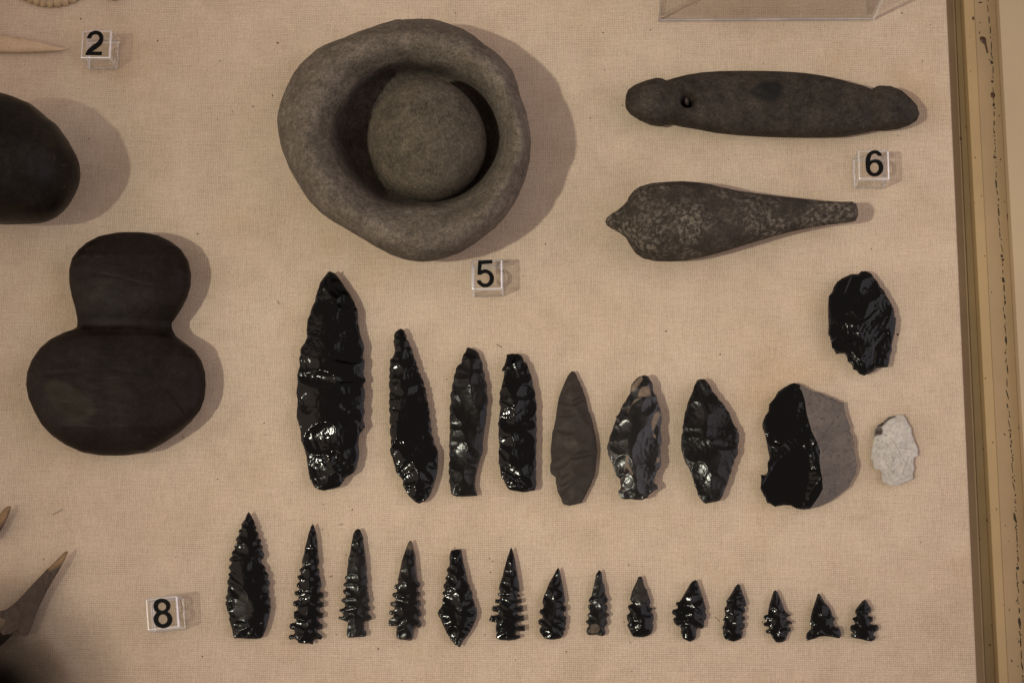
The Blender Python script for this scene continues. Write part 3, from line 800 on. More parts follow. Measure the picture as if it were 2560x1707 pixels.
        Z[m] = S[m]; win[m] = k; win_s[m] = np.hypot(s[m], t[m]) + r.uniform(0, 1); k += 1
    lam = r.uniform(1.7, 2.8)
    Z += np.where(win >= 0, ripple * thick * 0.35 * np.sin(win_s * 2 * math.pi / lam) * np.clip(win_s / 3, 0.2, 1), 0) * np.clip(d / 0.6, 0, 1)
    v3 = np.column_stack([V, np.zeros(len(V))])
    Z += fbm(v3 / 1000, 420, 3, seed * 1.3) * 0.05 * thick * 0.5 * np.clip(d / 0.8, 0, 1)
    for line, dep, wid in creases:
        L = at(line, ze / 1000)[:, :2] * 1000; e = edge_dist(V, L, False)
        Z -= dep * np.exp(-(e / wid) ** 2) * np.clip(d / 0.5, 0, 1)
        sd = np.clip(np.cross(L[-1] - L[0], V - L[0]) / np.linalg.norm(L[-1] - L[0]) / (2.5 * wid), -1, 1)
        Z -= dep * 0.6 * sd * np.exp(-(e / (3.5 * wid)) ** 2) * np.clip(d / 0.8, 0, 1)
    Z = np.maximum(Z, 0.03) * np.where(d < 1e-4, 0.0, 1) + np.where(d < 1e-4, 0.02, 0)
    lowz = -np.maximum(B, 0.02) * (ze - 0.1) / max(B.max(), 0.1)
    nV = len(V)
    top = np.column_stack([V, ze + Z]); bot = np.column_stack([V, ze + lowz])
    verts = np.vstack([top, bot]) / 1000.0
    # the sharp rim: stitch top and bottom along the border
    from collections import Counter
    cnt = Counter()
    for f in F.tolist():
        for a, b in ((f[0], f[1]), (f[1], f[2]), (f[2], f[0])): cnt[(min(a, b), max(a, b))] += 1
    rim = []
    for f in F.tolist():
        for a, b in ((f[0], f[1]), (f[1], f[2]), (f[2], f[0])):
            if cnt[(min(a, b), max(a, b))] == 1: rim.append((b, a, a + nV, b + nV))
    thin = np.clip(1 - d / 1.3, 0, 1) * np.clip(1.25 - T / thick * 0.6, 0, 1)
    pv = np.zeros(nV)
    for pp in (patches or []):
        w = at(pp, ze / 1000)[:, :2] * 1000; dd = edge_dist(V, w)
        pv = np.maximum(pv, np.clip(0.5 + np.where(inside(V, w), dd, -dd) / patch_soft, 0, 1))
    def build(nm, faces, rimf, m, par):
        fs = [tuple(f) for f in faces] + [tuple(x + nV for x in reversed(tuple(f))) for f in faces] + rimf
        used = np.unique(np.array([i for f in fs for i in f])); mp = np.full(2 * nV, -1); mp[used] = np.arange(len(used))
        o = mesh_obj(nm, verts[used], [tuple(mp[i] for i in f) for f in fs], m, parent=par)
        attr(o, "thin", np.concatenate([thin, thin])[used]); attr(o, "patch", np.concatenate([pv, pv])[used])
        return o
    if cut is None:
        o = build(name, F.tolist(), rim, mat, None)
        return tag(o, label, cat, group)
    c = (verts[:nV][:, :2].min(0) + verts[:nV][:, :2].max(0)) / 2
    root = tag(empty(name, (c[0], c[1], 0.0)), label, cat, group)
    cen = V[F].mean(1)
    far = np.vstack([cl, [[1e4, cl[-1, 1]], [1e4, cl[0, 1]]]])
    right = inside(cen, far)
    vr = set(np.unique(F[right]).tolist())
    FR = F[right].tolist(); FL = F[~right].tolist()
    er = set()
    for f in FR:
        for a, b in ((f[0], f[1]), (f[1], f[2]), (f[2], f[0])): er.add((a, b))
    rR = [q for q in rim if (q[1], q[0]) in er]; rL = [q for q in rim if (q[1], q[0]) not in er]
    build(cut_mats[0][0], FL, rL, cut_mats[0][1], root); build(cut_mats[1][0], FR, rR, cut_mats[1][1], root)
    return root

C1 = lambda s: zoom(s, 700, 660, 2.53)
C2 = lambda s: zoom(s, 1100, 840, 3.5625)
C3 = lambda s: zoom(s, 1500, 900, 4.1275)
C4 = lambda s: zoom(s, 1880, 640, 2.376)
C5 = lambda s: zoom(s, 540, 1260, 4.1275)
C6 = lambda s: zoom(s, 940, 1300, 4.6125)
C7 = lambda s: zoom(s, 1320, 1380, 5.113)
C8 = lambda s: zoom(s, 1760, 1420, 4.704)
UP = "large blades in the upper row"
LOW = "small serrated points in the lower row"

knap("spearhead", C1("318,47 345,58 360,75 378,98 395,122 412,150 430,172 445,195 458,220 468,240 478,268 490,290 494,330 492,365 500,400 505,430 512,460 518,482 527,495 533,530 528,560 524,590 536,615 535,650 527,680 530,705 542,730 540,745 528,755 527,780 538,800 538,840 532,870 528,900 537,930 530,960 524,980 533,1005 538,1030 522,1052 508,1068 498,1090 496,1120 495,1150 502,1180 500,1220 490,1255 484,1290 465,1320 440,1335 415,1350 400,1375 378,1405 350,1415 310,1425 280,1432 245,1426 215,1408 202,1380 188,1355 180,1310 174,1270 168,1220 158,1180 145,1140 133,1115 132,1080 128,1045 118,1010 105,970 106,930 110,890 112,860 104,820 106,790 112,750 108,700 116,675 126,640 120,600 130,575 128,540 140,520 158,495 172,460 168,420 172,380 176,345 190,320 196,290 208,260 222,235 226,205 234,180 245,150 252,120 270,95 290,68 305,50"),
     "largest black leaf shaped blade, first of the upper row", "stone blade", OBS, UP, thick=4.2, ze=6.4, ds=0.34, creases=[(C1("225,1085 255,1170 292,1265"), 0.45, 0.6), (C1("365,1155 345,1240"), 0.35, 0.6), (C1("380,1310 400,1370"), 0.4, 0.6), (C1("390,745 535,738"), 0.35, 0.6), (C1("180,712 230,680 275,625"), 0.25, 0.5)], spacing=5.0, reach=0.75, depth=0.10, seed=21)
knap("spearhead", C1("765,407 785,420 792,440 802,455 800,475 815,490 822,515 836,540 838,560 848,580 850,598 862,615 864,640 876,660 874,680 890,695 894,715 905,735 912,755 910,772 924,785 922,805 930,830 930,860 940,880 938,905 950,935 944,965 955,990 952,1020 962,1045 958,1075 974,1105 974,1135 988,1155 1000,1185 1001,1230 998,1290 990,1340 975,1390 958,1440 940,1475 915,1500 880,1515 858,1505 835,1485 815,1465 800,1440 785,1415 776,1395 780,1370 765,1350 745,1330 732,1310 728,1280 718,1255 712,1225 700,1200 694,1172 705,1150 700,1125 704,1100 695,1075 694,1045 702,1025 692,1000 694,970 699,950 688,925 694,900 688,870 694,850 690,825 698,805 690,780 688,750 694,735 688,710 696,690 690,665 698,640 694,605 712,592 722,570 728,545 722,520 716,490 722,475 720,450 730,430 748,415"),
     "narrow tilted black blade with toothed edges and a tapering broken top", "stone blade", OBS, UP, thick=3.6, ze=5.0, ds=0.33, spacing=3.2, reach=0.7, depth=0.11, seed=22)
knap("spearhead", C2("250,98 285,112 325,132 345,155 355,180 358,195 372,225 382,265 380,295 392,320 400,350 400,385 412,410 422,440 415,480 420,520 430,570 420,620 412,660 418,690 408,740 405,790 395,830 390,880 385,920 380,960 384,1000 375,1050 360,1085 348,1130 335,1170 330,1210 318,1240 315,1290 310,1330 318,1365 330,1400 332,1422 280,1425 200,1428 150,1428 120,1418 102,1405 95,1370 90,1330 80,1290 88,1250 75,1210 82,1170 78,1140 90,1100 80,1050 88,1020 80,980 85,930 84,890 92,850 86,810 90,770 84,730 92,690 84,640 100,590 90,520 108,480 106,440 122,400 122,360 138,320 142,290 158,262 190,240 196,200 210,160 228,140 238,110"),
     "dark grey black blade with a square cut foot, third of the upper row", "stone blade", OBS_SMOKE, UP, thick=3.2, ze=4.2, ds=0.33, spacing=4.2, reach=0.8, depth=0.09, big=5, seed=23)
knap("spearhead", C2("595,165 640,155 690,158 725,172 740,195 748,225 775,245 785,275 795,310 810,345 820,375 826,410 828,450 842,480 850,515 848,550 860,600 862,650 852,690 862,740 856,780 862,830 855,880 862,930 855,980 858,1030 852,1080 860,1130 852,1180 858,1220 852,1260 860,1310 855,1345 845,1372 800,1380 770,1388 740,1390 700,1382 650,1375 620,1368 600,1350 585,1320 572,1290 545,1250 538,1210 535,1170 522,1130 526,1080 520,1030 530,980 522,920 520,870 524,820 514,780 525,750 532,690 540,640 526,590 535,545 530,500 545,470 552,430 562,390 570,350 572,320 555,312 550,295 560,280 572,262 582,235 590,200"),
     "glossy black blade with a notch near its rounded top, fourth of the upper row", "stone blade", OBS, UP, thick=3.3, ze=5.6, ds=0.33, creases=[(C2("530,1150 620,1230 725,1345"), 0.45, 0.6), (C2("600,1195 700,1260 800,1350"), 0.35, 0.6), (C2("530,725 630,742 720,660"), 0.3, 0.4), (C2("560,580 610,600 660,635"), 0.3, 0.5)], spacing=4.6, reach=0.85, depth=0.09, big=6, seed=24)
knap("spearhead", C2("1175,312 1195,315 1215,345 1228,385 1245,410 1255,440 1272,470 1280,505 1298,545 1305,590 1315,630 1322,665 1342,700 1352,740 1365,790 1370,830 1382,870 1390,920 1395,970 1400,1020 1395,1080 1390,1130 1385,1190 1378,1240 1360,1280 1345,1320 1325,1360 1305,1400 1280,1450 1262,1485 1215,1495 1155,1510 1110,1500 1090,1485 1080,1450 1060,1410 1045,1380 1040,1340 1032,1310 1030,1260 1015,1245 990,1225 980,1195 982,1150 992,1110 988,1060 985,1010 990,960 995,910 1000,860 1012,820 1025,760 1035,700 1040,650 1050,590 1060,540 1075,500 1095,450 1115,400 1135,360 1155,330"),
     "dull brown pointed blade, the only matt one of the upper row", "stone blade", CHERT, UP, thick=4.2, ze=3.4, ds=0.33, spacing=3.2, reach=0.8, depth=0.18, big=6, tilt=2.0, seed=25, ripple=0.006)
knap("spearhead", C3("420,165 462,152 500,172 515,200 540,235 548,275 548,310 560,345 580,365 590,400 595,430 610,470 622,505 632,540 636,600 635,650 622,690 625,740 632,790 640,830 632,870 618,905 628,940 622,980 630,1020 632,1070 615,1120 590,1140 575,1180 562,1220 560,1265 585,1285 598,1305 596,1330 560,1345 530,1370 505,1390 490,1420 430,1442 370,1440 320,1432 260,1435 225,1428 205,1405 200,1385 188,1365 190,1350 210,1330 218,1300 208,1260 212,1230 190,1210 165,1190 155,1150 140,1110 130,1070 112,1040 100,1005 85,980 82,940 70,905 78,870 92,840 98,790 120,740 135,690 155,640 168,610 165,580 190,560 205,530 222,490 240,450 265,420 285,380 310,345 315,300 322,260 345,225 375,190 400,170"),
     "black blade with brown crust at its tip and right edge and a stemmed foot", "stone blade", OBS_SATIN, UP, thick=4.0, ze=8.0, ds=0.33, spacing=5.0, reach=0.8, depth=0.09, big=5, seed=26,
     patches=[C3("400,180 430,168 440,200 400,260 345,330 318,320 330,260"), C3("430,285 500,270 520,320 525,370 460,385 390,380 400,330"), C3("560,560 600,530 625,560 590,640 560,700 540,730 530,650"), C3("590,1010 625,1000 612,1050 580,1060"), C3("545,760 575,780 570,810 555,800"), C3("270,980 300,1000 280,1060 340,1180 330,1190 270,1100 250,1150 262,1060"), C3("300,500 360,410 420,395 380,420 320,470 280,550"), C3("230,1340 262,1345 245,1362")])
knap("spearhead", C3("1005,205 1040,195 1080,196 1105,225 1130,255 1145,285 1160,320 1185,350 1215,380 1225,410 1260,435 1285,470 1305,510 1335,545 1350,590 1370,640 1390,680 1415,705 1420,740 1436,760 1435,830 1420,900 1428,945 1415,985 1390,1020 1380,1070 1360,1100 1358,1150 1335,1190 1325,1240 1310,1290 1285,1330 1272,1380 1260,1410 1235,1445 1205,1460 1160,1465 1090,1480 1060,1460 1035,1425 1012,1395 1000,1340 978,1300 970,1260 955,1210 935,1160 918,1110 890,1070 865,1015 855,970 840,930 835,880 838,830 840,780 855,740 850,690 862,650 868,590 875,540 892,500 905,440 930,380 955,330 970,270 985,240"),
     "smoky black diamond shaped blade, right of the brown crusted one", "stone blade", OBS_SMOKE, UP, thick=3.8, ze=6.6, ds=0.33, spacing=4.4, reach=0.8, depth=0.10, big=5, seed=27)
knap("stone_biface", C4("560,120 590,107 630,108 650,90 680,90 710,105 725,130 745,150 762,185 785,205 797,235 815,262 835,300 846,330 847,360 856,370 852,420 848,455 838,490 830,530 832,560 820,590 815,630 805,660 770,662 745,665 720,685 690,700 665,710 640,702 620,680 600,672 595,645 568,625 565,600 550,578 525,578 500,582 490,560 475,545 470,510 462,480 452,465 455,420 452,350 452,290 455,240 475,215 485,185 505,155 530,135"),
     "glossy black oval piece with a chipped lower left end, highest of the black stones", "stone biface", OBS, None, thick=4.4, ze=6.4, tilt=1.3, ds=0.34, spacing=6.0, creases=[(C4("590,338 612,365 640,388"), 0.45, 0.5), (C4("655,385 690,360 730,315"), 0.5, 0.6), (C4("500,545 550,505 612,490"), 0.6, 0.8), (C4("740,480 775,420 800,370"), 0.5, 0.7), (C4("690,195 730,212 785,212"), 0.45, 0.6), (C4("570,350 585,430 640,500"), 0.35, 0.9), (C4("640,640 600,610 590,590"), 0.5, 0.7), (C4("720,640 730,540 800,460"), 0.4, 0.7)], reach=0.85, depth=0.09, big=5, seed=28)
knap("stone_flake", C4("225,760 250,752 290,765 325,785 350,800 400,812 440,828 480,845 520,865 545,870 548,900 555,940 575,995 585,1020 580,1040 598,1070 606,1100 605,1150 612,1190 625,1240 615,1290 595,1330 575,1370 540,1395 500,1430 455,1460 400,1485 345,1500 300,1505 262,1497 230,1480 190,1478 135,1488 110,1470 90,1465 75,1430 60,1405 50,1380 55,1330 52,1298 85,1300 95,1275 92,1230 105,1200 95,1150 88,1110 78,1060 62,1020 62,990 78,950 98,920 102,880 135,840 155,805 190,780"),
     "broad flake, glossy black on its left half and grey crust on its right", "stone flake", OBS, None, thick=4.6, ze=4.6, tilt=2.0, ds=0.36, spacing=6.5, reach=0.8, depth=0.09, big=10, seed=29,
     creases=[(C4("548,872 500,960 440,1050 395,1115"), 0.5, 0.7), (C4("612,1130 550,1155 500,1175 450,1165"), 0.4, 0.6), (C4("418,1395 500,1385 590,1335"), 0.4, 0.7), (C4("360,860 420,900 470,930"), 0.25, 0.8),
              (C4("78,1092 115,1100 160,1118"), 0.5, 0.6), (C4("110,1318 170,1325 240,1340"), 0.55, 0.7), (C4("165,1400 240,1405 325,1448"), 0.5, 0.6), (C4("245,1290 275,1180 300,1135"), 0.5, 0.7), (C4("350,1270 385,1262 410,1300"), 0.4, 0.6), (C4("120,1250 170,1215 230,1200"), 0.3, 0.9)],
     cut=C4("290,765 282,785 295,800 310,850 325,950 350,1040 385,1110 405,1160 400,1220 408,1290 418,1385 395,1430 345,1500"),
     cut_mats=(("black_face", OBS), ("grey_crust", m_stone("grey_crust", (0.098, 0.084, 0.079), (0.132, 0.113, 0.106), (0.16, 0.115, 0.07), 60.0, 0.85, 0.3, 0.60, 0.00035, 420.0, 0.1, rust=0.3, grain=0.4))))
knap("stone_point", C4("850,948 895,940 912,960 925,990 945,1020 950,1060 965,1100 978,1130 988,1165 985,1185 962,1195 958,1230 965,1260 955,1290 958,1320 930,1335 895,1350 865,1362 820,1363 800,1350 778,1345 770,1320 772,1290 758,1265 735,1268 722,1250 718,1215 705,1200 712,1160 715,1130 722,1100 722,1075 730,1030 745,1005 780,985 810,955"),
     "white notched stone point with a dark upper left edge and fine cracks", "stone point",
     m_stone("white_chert", (0.36, 0.335, 0.305), (0.56, 0.525, 0.49), (0.28, 0.225, 0.165), 130.0, 0.6, 0.6, 0.55, 0.0008, 330.0, 0.3, grain=0.35, patch=(0.035, 0.022, 0.015)),
     None, thick=3.2, ze=2.6, ds=0.36, spacing=4.2, reach=0.7, depth=0.14, big=5, tilt=1.8, seed=30, ripple=0.006, patch_soft=0.5,
     patches=[C4("850,946 810,952 780,980 742,1003 727,1030 722,1076 748,1066 770,1062 776,1035 768,1018 795,990 822,968 852,958")]
     + [np.vstack([q, q[::-1] + 0.5]) for q in (C4("820,1075 850,1130 890,1200 925,1260 950,1280"), C4("850,1140 900,1146 945,1142"), C4("930,1190 905,1250 890,1300"), C4("790,1230 820,1270 838,1295"), C4("845,1270 830,1290"))])

# lower row ---------------------------------------------------------------
S = dict(thick=2.3, ze=3.6, ds=0.23, spacing=2.2, reach=0.75, depth=0.12, big=3, edge_z=0.13)
def point(px, label, mat, seed, **k):
    a = dict(S); a.update(k)
    return knap("serrated_point", px, label, "arrowhead", mat, LOW, seed=seed, **a)
point(C5("338,78 350,90 362,110 375,140 388,165 400,190 402,220 418,232 418,252 408,262 418,280 438,292 440,315 435,345 450,358 468,365 468,385 455,405 470,420 485,435 482,455 475,475 490,495 498,520 492,550 470,575 468,600 490,625 505,640 512,665 508,685 530,705 545,725 542,750 528,765 545,785 558,805 555,835 540,850 540,875 552,900 550,930 545,950 560,965 566,995 558,1025 568,1055 565,1085 555,1120 550,1160 540,1200 530,1240 518,1280 500,1320 485,1360 465,1382 400,1388 330,1386 260,1382 215,1380 190,1384 180,1360 170,1310 158,1260 145,1220 135,1180 142,1150 125,1115 112,1085 108,1050 95,1030 100,1010 112,990 98,965 105,945 120,925 115,890 122,855 132,835 118,820 115,790 130,770 138,745 128,730 130,712 148,700 150,680 132,662 132,640 150,625 162,610 158,595 138,580 140,560 160,540 172,525 162,510 165,490 190,468 198,452 185,440 195,420 212,405 215,385 203,370 210,345 232,325 240,300 232,285 240,262 262,250 265,225 262,205 280,180 300,155 308,130 320,100"),
      "biggest toothed black point of the lower row, with a dull grey scar and square foot", OBS_GREY, 41, patch_soft=1.5, thick=3.0, ze=4.0, ds=0.25, spacing=2.6,
      patches=[C5("270,930 320,950 370,1010 390,1080 375,1150 330,1190 260,1190 200,1150 190,1080 220,990")])
point(C5("1000,203 1010,215 1020,250 1032,290 1040,340 1048,390 1050,440 1055,500 1060,550 1068,600 1055,630 1050,650 1068,680 1070,705 1062,725 1075,750 1082,790 1092,830 1085,850 1075,870 1068,890 1085,905 1110,908 1112,950 1100,965 1075,970 1072,990 1090,1005 1112,1005 1113,1050 1090,1062 1065,1070 1068,1095 1085,1115 1108,1118 1108,1165 1090,1172 1062,1175 1058,1200 1075,1225 1100,1238 1104,1265 1095,1285 1065,1290 1045,1300 1052,1325 1075,1340 1095,1355 1095,1385 1075,1395 1050,1388 1025,1390 1005,1405 1005,1435 992,1445 970,1436 930,1435 880,1433 850,1428 838,1405 820,1390 800,1385 785,1395 762,1395 750,1375 755,1350 775,1342 800,1342 815,1325 810,1300 790,1290 765,1285 757,1260 765,1230 790,1222 815,1220 830,1200 822,1180 805,1175 802,1140 805,1105 828,1098 845,1085 840,1065 825,1050 802,1050 795,1020 800,1000 830,990 850,980 852,955 838,940 818,940 808,915 815,895 845,890 862,875 850,858 832,850 832,825 845,808 862,800 862,780 845,765 838,745 850,732 872,725 875,705 862,690 862,668 880,655 895,640 890,610 888,580 900,540 912,500 918,450 930,400 945,350 955,300 970,260 980,225"),
      "slender black point with barbs down both sides to its foot, second of the lower row", OBS, 42)
point(C5("1460,252 1485,258 1500,290 1510,320 1522,350 1520,390 1528,430 1535,470 1540,520 1550,560 1548,590 1555,640 1556,680 1550,720 1562,760 1568,800 1555,830 1568,860 1562,890 1575,920 1578,960 1590,990 1580,1010 1565,1030 1580,1050 1595,1065 1590,1090 1570,1105 1575,1130 1600,1150 1608,1170 1598,1190 1570,1200 1545,1205 1528,1225 1532,1260 1530,1290 1552,1310 1555,1335 1545,1362 1510,1368 1450,1370 1400,1375 1360,1372 1348,1340 1350,1300 1358,1260 1362,1220 1345,1205 1310,1195 1270,1185 1260,1165 1275,1155 1300,1158 1315,1145 1305,1115 1280,1105 1268,1090 1290,1075 1320,1068 1335,1050 1325,1020 1300,1005 1293,985 1310,968 1335,960 1340,935 1320,920 1308,900 1315,880 1340,870 1342,850 1318,838 1312,822 1325,812 1345,800 1345,780 1328,765 1330,745 1350,735 1352,700 1355,660 1365,610 1362,570 1375,530 1388,480 1395,420 1405,370 1415,310 1435,270"),
      "smoky black point with a short square stem, third of the lower row", OBS_SMOKE, 43)
point(C6("400,230 415,250 425,285 435,330 445,370 455,420 460,470 465,530 470,590 478,640 480,690 490,710 510,720 512,750 495,770 480,790 485,815 510,830 520,855 510,875 488,885 488,910 515,930 526,955 520,980 500,990 500,1015 520,1040 528,1070 520,1100 500,1115 498,1140 520,1165 528,1195 515,1235 490,1240 465,1230 440,1260 435,1300 430,1350 405,1388 370,1385 320,1378 270,1372 238,1355 232,1300 240,1250 235,1215 200,1220 160,1218 145,1200 145,1150 165,1130 195,1115 205,1095 180,1090 155,1085 150,1055 165,1035 195,1035 215,1020 210,995 180,990 165,975 165,945 190,935 215,935 230,915 222,890 195,880 185,855 200,835 230,830 245,815 240,795 220,785 210,765 220,740 245,735 258,715 250,690 262,640 275,580 285,520 300,460 320,400 340,340 360,285 380,245"),
      "black point with a see through grey brown tip and rounded barbs", OBS_CLEAR, 44,
      patches=[C6("400,225 425,285 432,325 400,345 345,335 360,285 380,245")], patch_soft=1.2)
point(C6("870,345 930,332 985,340 992,380 1000,430 1005,480 1015,510 1025,560 1042,605 1038,630 1052,660 1055,700 1070,735 1088,765 1080,785 1105,815 1115,850 1110,890 1128,925 1140,965 1150,1000 1165,1030 1168,1075 1160,1115 1150,1150 1130,1190 1110,1235 1080,1290 1050,1335 1010,1380 990,1420 970,1465 945,1450 910,1435 890,1405 860,1375 835,1330 810,1290 790,1240 765,1190 745,1140 720,1095 710,1070 722,1035 745,1010 765,975 770,940 762,915 780,890 785,865 765,845 768,825 790,815 795,795 778,770 776,745 795,725 812,690 798,675 800,655 820,640 828,605 812,575 820,555 845,530 850,490 845,430 855,375"),
      "black point with a blunt broken top and a pointed foot, fifth of the lower row", OBS, 45, thick=2.9, ze=3.8)
point(C6("1562,313 1575,340 1590,400 1605,460 1615,520 1622,570 1632,620 1640,680 1648,730 1655,790 1660,815 1640,825 1632,845 1650,855 1668,872 1655,882 1630,885 1628,905 1680,905 1684,945 1650,955 1630,965 1630,985 1665,985 1695,982 1700,1050 1660,1058 1632,1058 1632,1085 1660,1098 1705,1092 1712,1155 1670,1165 1630,1172 1628,1200 1650,1212 1715,1208 1718,1275 1670,1278 1625,1278 1610,1300 1620,1320 1650,1322 1668,1335 1655,1358 1610,1375 1540,1385 1470,1380 1420,1375 1385,1355 1388,1300 1380,1250 1385,1200 1395,1185 1370,1172 1330,1168 1305,1150 1318,1110 1328,1092 1370,1098 1405,1090 1415,1065 1390,1055 1355,1050 1338,1030 1345,985 1385,988 1420,978 1425,955 1395,955 1372,945 1378,905 1415,910 1435,895 1428,875 1405,862 1408,842 1432,832 1430,815 1415,795 1420,760 1440,700 1460,640 1475,570 1495,500 1515,430 1535,370 1550,325"),
      "jet black point with a needle tip and square comb teeth, sixth of the lower row", OBS, 46, thick=2.2)
point(C7("387,193 400,215 415,270 425,330 438,390 450,450 458,500 465,550 472,600 475,630 455,650 458,675 490,690 495,720 490,745 460,760 455,785 470,810 495,825 492,880 488,920 470,940 485,960 480,990 455,1010 460,1035 440,1075 410,1100 350,1112 290,1115 240,1108 200,1085 180,1055 155,1030 145,1000 155,970 175,945 160,925 135,920 130,870 150,850 180,845 190,830 180,800 155,790 145,765 155,730 185,722 200,700 195,670 185,640 190,600 205,550 230,500 250,440 270,390 300,340 330,290 360,230"),
      "shiny black point with a broad rounded foot, seventh of the lower row", OBS, 47)
point(C7("910,225 935,245 945,280 948,320 955,370 975,420 985,460 985,510 1000,560 1022,595 1020,625 1000,645 990,660 1015,675 1020,700 1015,735 995,750 1010,770 1042,790 1035,810 1010,825 1000,850 1015,880 1020,905 1005,930 980,950 975,975 995,1010 990,1045 960,1070 910,1065 880,1050 830,1055 780,1055 755,1040 745,1010 755,970 775,945 770,915 745,900 735,880 755,865 775,855 770,825 755,800 775,780 795,760 775,720 765,695 775,672 800,660 790,640 772,620 785,590 810,560 820,510 835,450 845,400 860,340 865,290 885,255"),
      "thin smoky point with a brownish forked foot, eighth of the lower row", OBS_SMOKE, 48, thick=1.8,
      patches=[C7("800,940 850,915 900,930 920,980 890,1030 820,1040 770,1020")])
point(C7("1410,310 1450,305 1465,340 1475,380 1490,440 1520,480 1535,530 1550,580 1565,620 1562,655 1550,680 1565,705 1595,705 1590,735 1575,755 1600,790 1610,830 1605,870 1590,900 1605,930 1600,970 1595,1000 1570,1040 1530,1070 1460,1085 1400,1080 1345,1075 1315,1030 1295,985 1275,950 1265,925 1290,900 1275,880 1262,840 1265,800 1295,780 1305,755 1290,730 1275,705 1285,675 1320,660 1345,650 1320,630 1305,600 1315,560 1325,510 1350,450 1380,390 1400,340"),
      "point with a dull grey upper half and a shiny black rounded foot", OBS_GREY, 49, patch_soft=1.5,
      patches=[C7("1410,310 1450,305 1475,380 1520,480 1545,600 1500,630 1430,650 1340,600 1330,500 1380,390")])
point(C7("2100,370 2140,350 2165,365 2180,410 2200,470 2220,530 2240,590 2255,650 2265,690 2280,720 2265,740 2262,765 2285,800 2280,840 2262,860 2250,890 2255,930 2240,970 2205,975 2175,965 2155,990 2150,1030 2150,1080 2125,1115 2075,1142 2030,1125 1975,1100 1965,1060 1955,1020 1960,980 1940,945 1900,935 1870,900 1855,860 1865,835 1890,825 1880,805 1850,790 1838,765 1850,735 1880,725 1900,720 1915,705 1905,680 1885,660 1895,640 1935,628 1960,600 1985,555 2010,510 2040,460 2070,405"),
      "wide leaning black point with a short round stem, tenth of the lower row", OBS, 50, thick=2.8, ze=4.0)
point(C8("400,180 425,195 440,240 455,290 475,340 490,390 497,425 490,440 465,455 485,480 482,510 460,535 450,555 485,570 488,600 465,615 455,635 482,650 480,685 465,710 445,725 458,745 455,780 445,820 400,845 350,860 300,850 250,830 230,800 225,760 222,720 210,695 228,670 238,640 225,600 240,580 252,545 245,510 238,480 245,460 265,445 270,415 260,380 280,360 310,315 340,265 370,210"),
      "small leaning black point with a squarish foot, fourth from the right end", OBS, 51, ds=0.21)
point(C8("840,255 865,275 885,320 905,370 925,420 940,470 960,510 985,530 1025,550 1000,560 975,575 980,605 1010,615 1038,635 1030,655 1005,655 990,680 1020,700 1025,735 1000,745 985,770 970,810 955,850 920,868 880,873 845,865 820,830 800,800 780,765 745,765 720,745 735,725 765,705 760,685 720,680 695,660 705,635 735,630 735,605 705,595 697,575 715,550 750,540 755,500 765,450 780,390 800,320 820,265"),
      "small black point with three spreading barbs each side and a narrow round foot", OBS, 52, ds=0.21)
point(C8("1350,293 1370,315 1395,355 1420,400 1450,430 1475,460 1500,510 1510,560 1540,580 1542,605 1522,625 1530,655 1545,685 1590,690 1605,730 1615,780 1600,815 1570,822 1530,810 1470,800 1410,795 1350,803 1300,825 1250,840 1210,850 1200,820 1205,770 1230,735 1258,710 1258,670 1245,640 1252,600 1260,550 1275,490 1295,430 1315,370 1335,300"),
      "small black triangular point with a hollow base and flared corners", OBS, 53, ds=0.21)
point(C8("1895,365 1920,390 1935,425 1960,455 1970,490 1960,515 1935,530 1930,555 1960,565 1985,570 1985,610 1965,630 1945,650 1990,660 2035,662 2055,690 2045,730 2010,745 1995,770 2000,790 2025,800 2005,840 1965,858 1910,850 1860,835 1800,825 1730,808 1720,785 1735,765 1755,760 1730,740 1718,715 1720,680 1735,665 1770,660 1780,640 1755,620 1745,595 1755,575 1785,570 1795,545 1775,520 1780,490 1805,455 1835,415 1865,380"),
      "smallest black point with stepped lobes, last of the lower row", OBS, 54, ds=0.21)

# the two brown points on the left border --------------------------------
FLINT = m_stone("brown_flint", (0.036, 0.024, 0.018), (0.062, 0.042, 0.031), (0.12, 0.085, 0.055), 60.0, 0.5, 0.15, 0.6, 0.00006, 600.0, 0.2, grain=0.3, patch=(0.25, 0.155, 0.08))
CL = lambda s: zoom(s, 0, 1240, 3.359)
knap("barbed_point", CL("560,458 572,470 560,500 540,540 520,575 495,620 460,680 430,730 400,780 370,840 340,900 310,970 290,1030 265,1090 245,1140 235,1165 205,1175 180,1160 165,1140 145,1125 110,1145 70,1190 30,1235 -40,1290 -90,1330 -110,1290 -60,1220 0,1130 45,1060 40,1030 5,1020 -20,1000 0,965 50,950 95,920 140,880 190,830 240,775 290,720 340,670 390,615 430,580 470,540 510,500 540,470"),
     "brown barbed stone point with a pale tip slanting in from the lower left border", "arrowhead", FLINT, None, thick=1.6, ze=6.2, ds=0.33, spacing=3.6, depth=0.05, big=2, seed=61, ripple=0.004,
     patches=[CL("560,455 575,470 540,540 480,590 420,620 400,600 470,540")], patch_soft=2.5)
knap("stone_point", CL("60,85 85,80 95,85 85,120 60,180 30,240 0,290 -60,380 -120,340 -60,230 0,150 30,110"),
     "pale brown stone tip just reaching in at the left border above the barbed point", "arrowhead", FLINT, None, thick=1.6, ze=5.4, ds=0.33, spacing=3.6, depth=0.05, big=1, seed=62, ripple=0.004,
     patches=[CL("60,80 98,80 60,180 0,250 -40,250 0,150")], patch_soft=2.0)

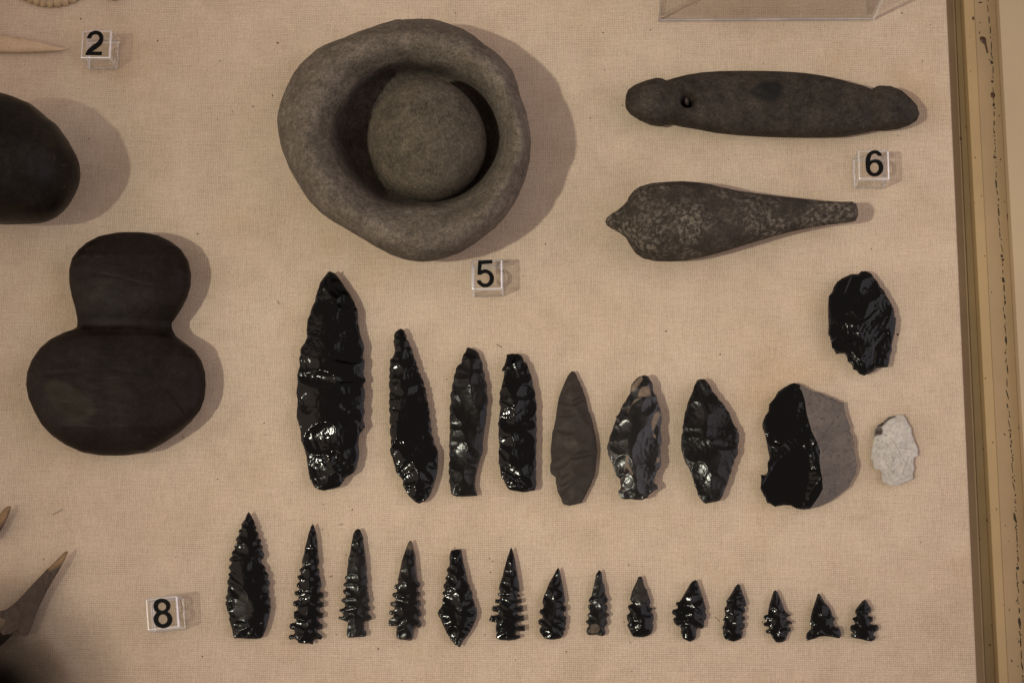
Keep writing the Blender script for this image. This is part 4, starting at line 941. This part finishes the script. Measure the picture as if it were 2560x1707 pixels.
# ------------------------------------------------------------------ lint, specks and hairs on the cloth
parts = []
for _ in range(150):
    px, py = random.uniform(0, 2360), random.uniform(0, 1700); s = random.uniform(0.5, 1.5) * MM_PX
    c = at((px, py), 0.0001)[0]; parts.append(blob(c, s, s * random.uniform(0.8, 2.2), s * 0.6, random.uniform(0, 3), px, 6, 4, 0.4))
for (px, py, s) in ((202, 48, 2.2), (64, 66, 1.4), (865, 568, 1.6), (1508, 82, 2.0), (1626, 75, 1.8), (1512, 176, 1.6), (494, 585, 2.0), (693, 108, 1.8), (695, 108, 2.2), (2245, 836, 2.6), (1636, 1520, 1.8), (1560, 1554, 1.5), (865, 1386, 1.6), (1224, 1395, 1.4), (506, 1640, 1.8), (440, 1392, 1.4)):
    c = at((px, py), 0.0001)[0]; parts.append(blob(c, s * MM_PX, s * MM_PX, s * MM_PX * 0.6, 0, px, 8, 4, 0.4))
V, F = merge(parts)
tag(mesh_obj("dark_specks", V, F, DIRT), "tiny dark specks of dirt scattered over the beige cloth", kind="stuff")

def hair(path, w, z0=0.0003):
    p = at(path, z0); v, f = [], []
    for i, q in enumerate(p):
        t = p[min(i + 1, len(p) - 1)] - p[max(i - 1, 0)]; t /= np.linalg.norm(t) + 1e-12
        nrm = np.array([-t[1], t[0], 0])
        for k in range(4):
            a = math.pi / 2 * k; v.append(q + nrm * math.cos(a) * w + np.array([0, 0, 1]) * math.sin(a) * w)
        if i:
            for k in range(4): f.append(((i - 1) * 4 + k, (i - 1) * 4 + (k + 1) % 4, i * 4 + (k + 1) % 4, i * 4 + k))
    return v, f
HAIR = m_plain("brown_fibre", (0.09, 0.06, 0.035), 0.6); PALE = m_plain("pale_fibre", (0.60, 0.50, 0.42), 0.6)
parts = [hair(pts("132,1286 144,1280 158,1272"), 0.00011), hair(pts("1241,860 1248,864 1255,869"), 0.00012), hair(pts("849,1312 853,1310 857,1309"), 0.00012),
         hair(pts("823,1441 828,1440 832,1438"), 0.00014), hair(pts("1787,1541 1793,1546 1799,1553"), 0.00009), hair(pts("1573,1603 1578,1608"), 0.0001), hair(pts("694,752 696,757 699,760"), 0.00012)]
V, F = merge(parts); tag(mesh_obj("dark_fibres", V, F, HAIR), "short loose brown fibres lying on the beige cloth", kind="stuff")
V, F = merge([hair(pts("2157,1610 2178,1604 2200,1596 2222,1588"), 0.00016)])
tag(mesh_obj("loose_thread", V, F, PALE), "short pale thread below the smallest black point", "thread")

# ------------------------------------------------------------------ added sheet that paints a soft dark blur over the lower left corner
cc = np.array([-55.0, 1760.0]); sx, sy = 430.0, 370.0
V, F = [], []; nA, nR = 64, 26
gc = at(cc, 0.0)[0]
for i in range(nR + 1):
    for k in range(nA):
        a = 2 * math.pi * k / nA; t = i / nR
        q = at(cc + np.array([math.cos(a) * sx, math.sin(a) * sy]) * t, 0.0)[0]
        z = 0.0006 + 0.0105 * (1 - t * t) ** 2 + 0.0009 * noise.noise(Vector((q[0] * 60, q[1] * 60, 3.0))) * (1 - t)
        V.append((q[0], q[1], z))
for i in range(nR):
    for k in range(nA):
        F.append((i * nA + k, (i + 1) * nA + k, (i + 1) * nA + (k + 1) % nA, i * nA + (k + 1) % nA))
blur_sheet = mesh_obj("corner_blur", V, F, m_dark_blur((0, 0), (sx * MM_PX, sy * MM_PX)), loc=(gc[0], gc[1], 0.0))
tag(blur_sheet, "added soft dark blur over the lower left corner", "added blur sheet")
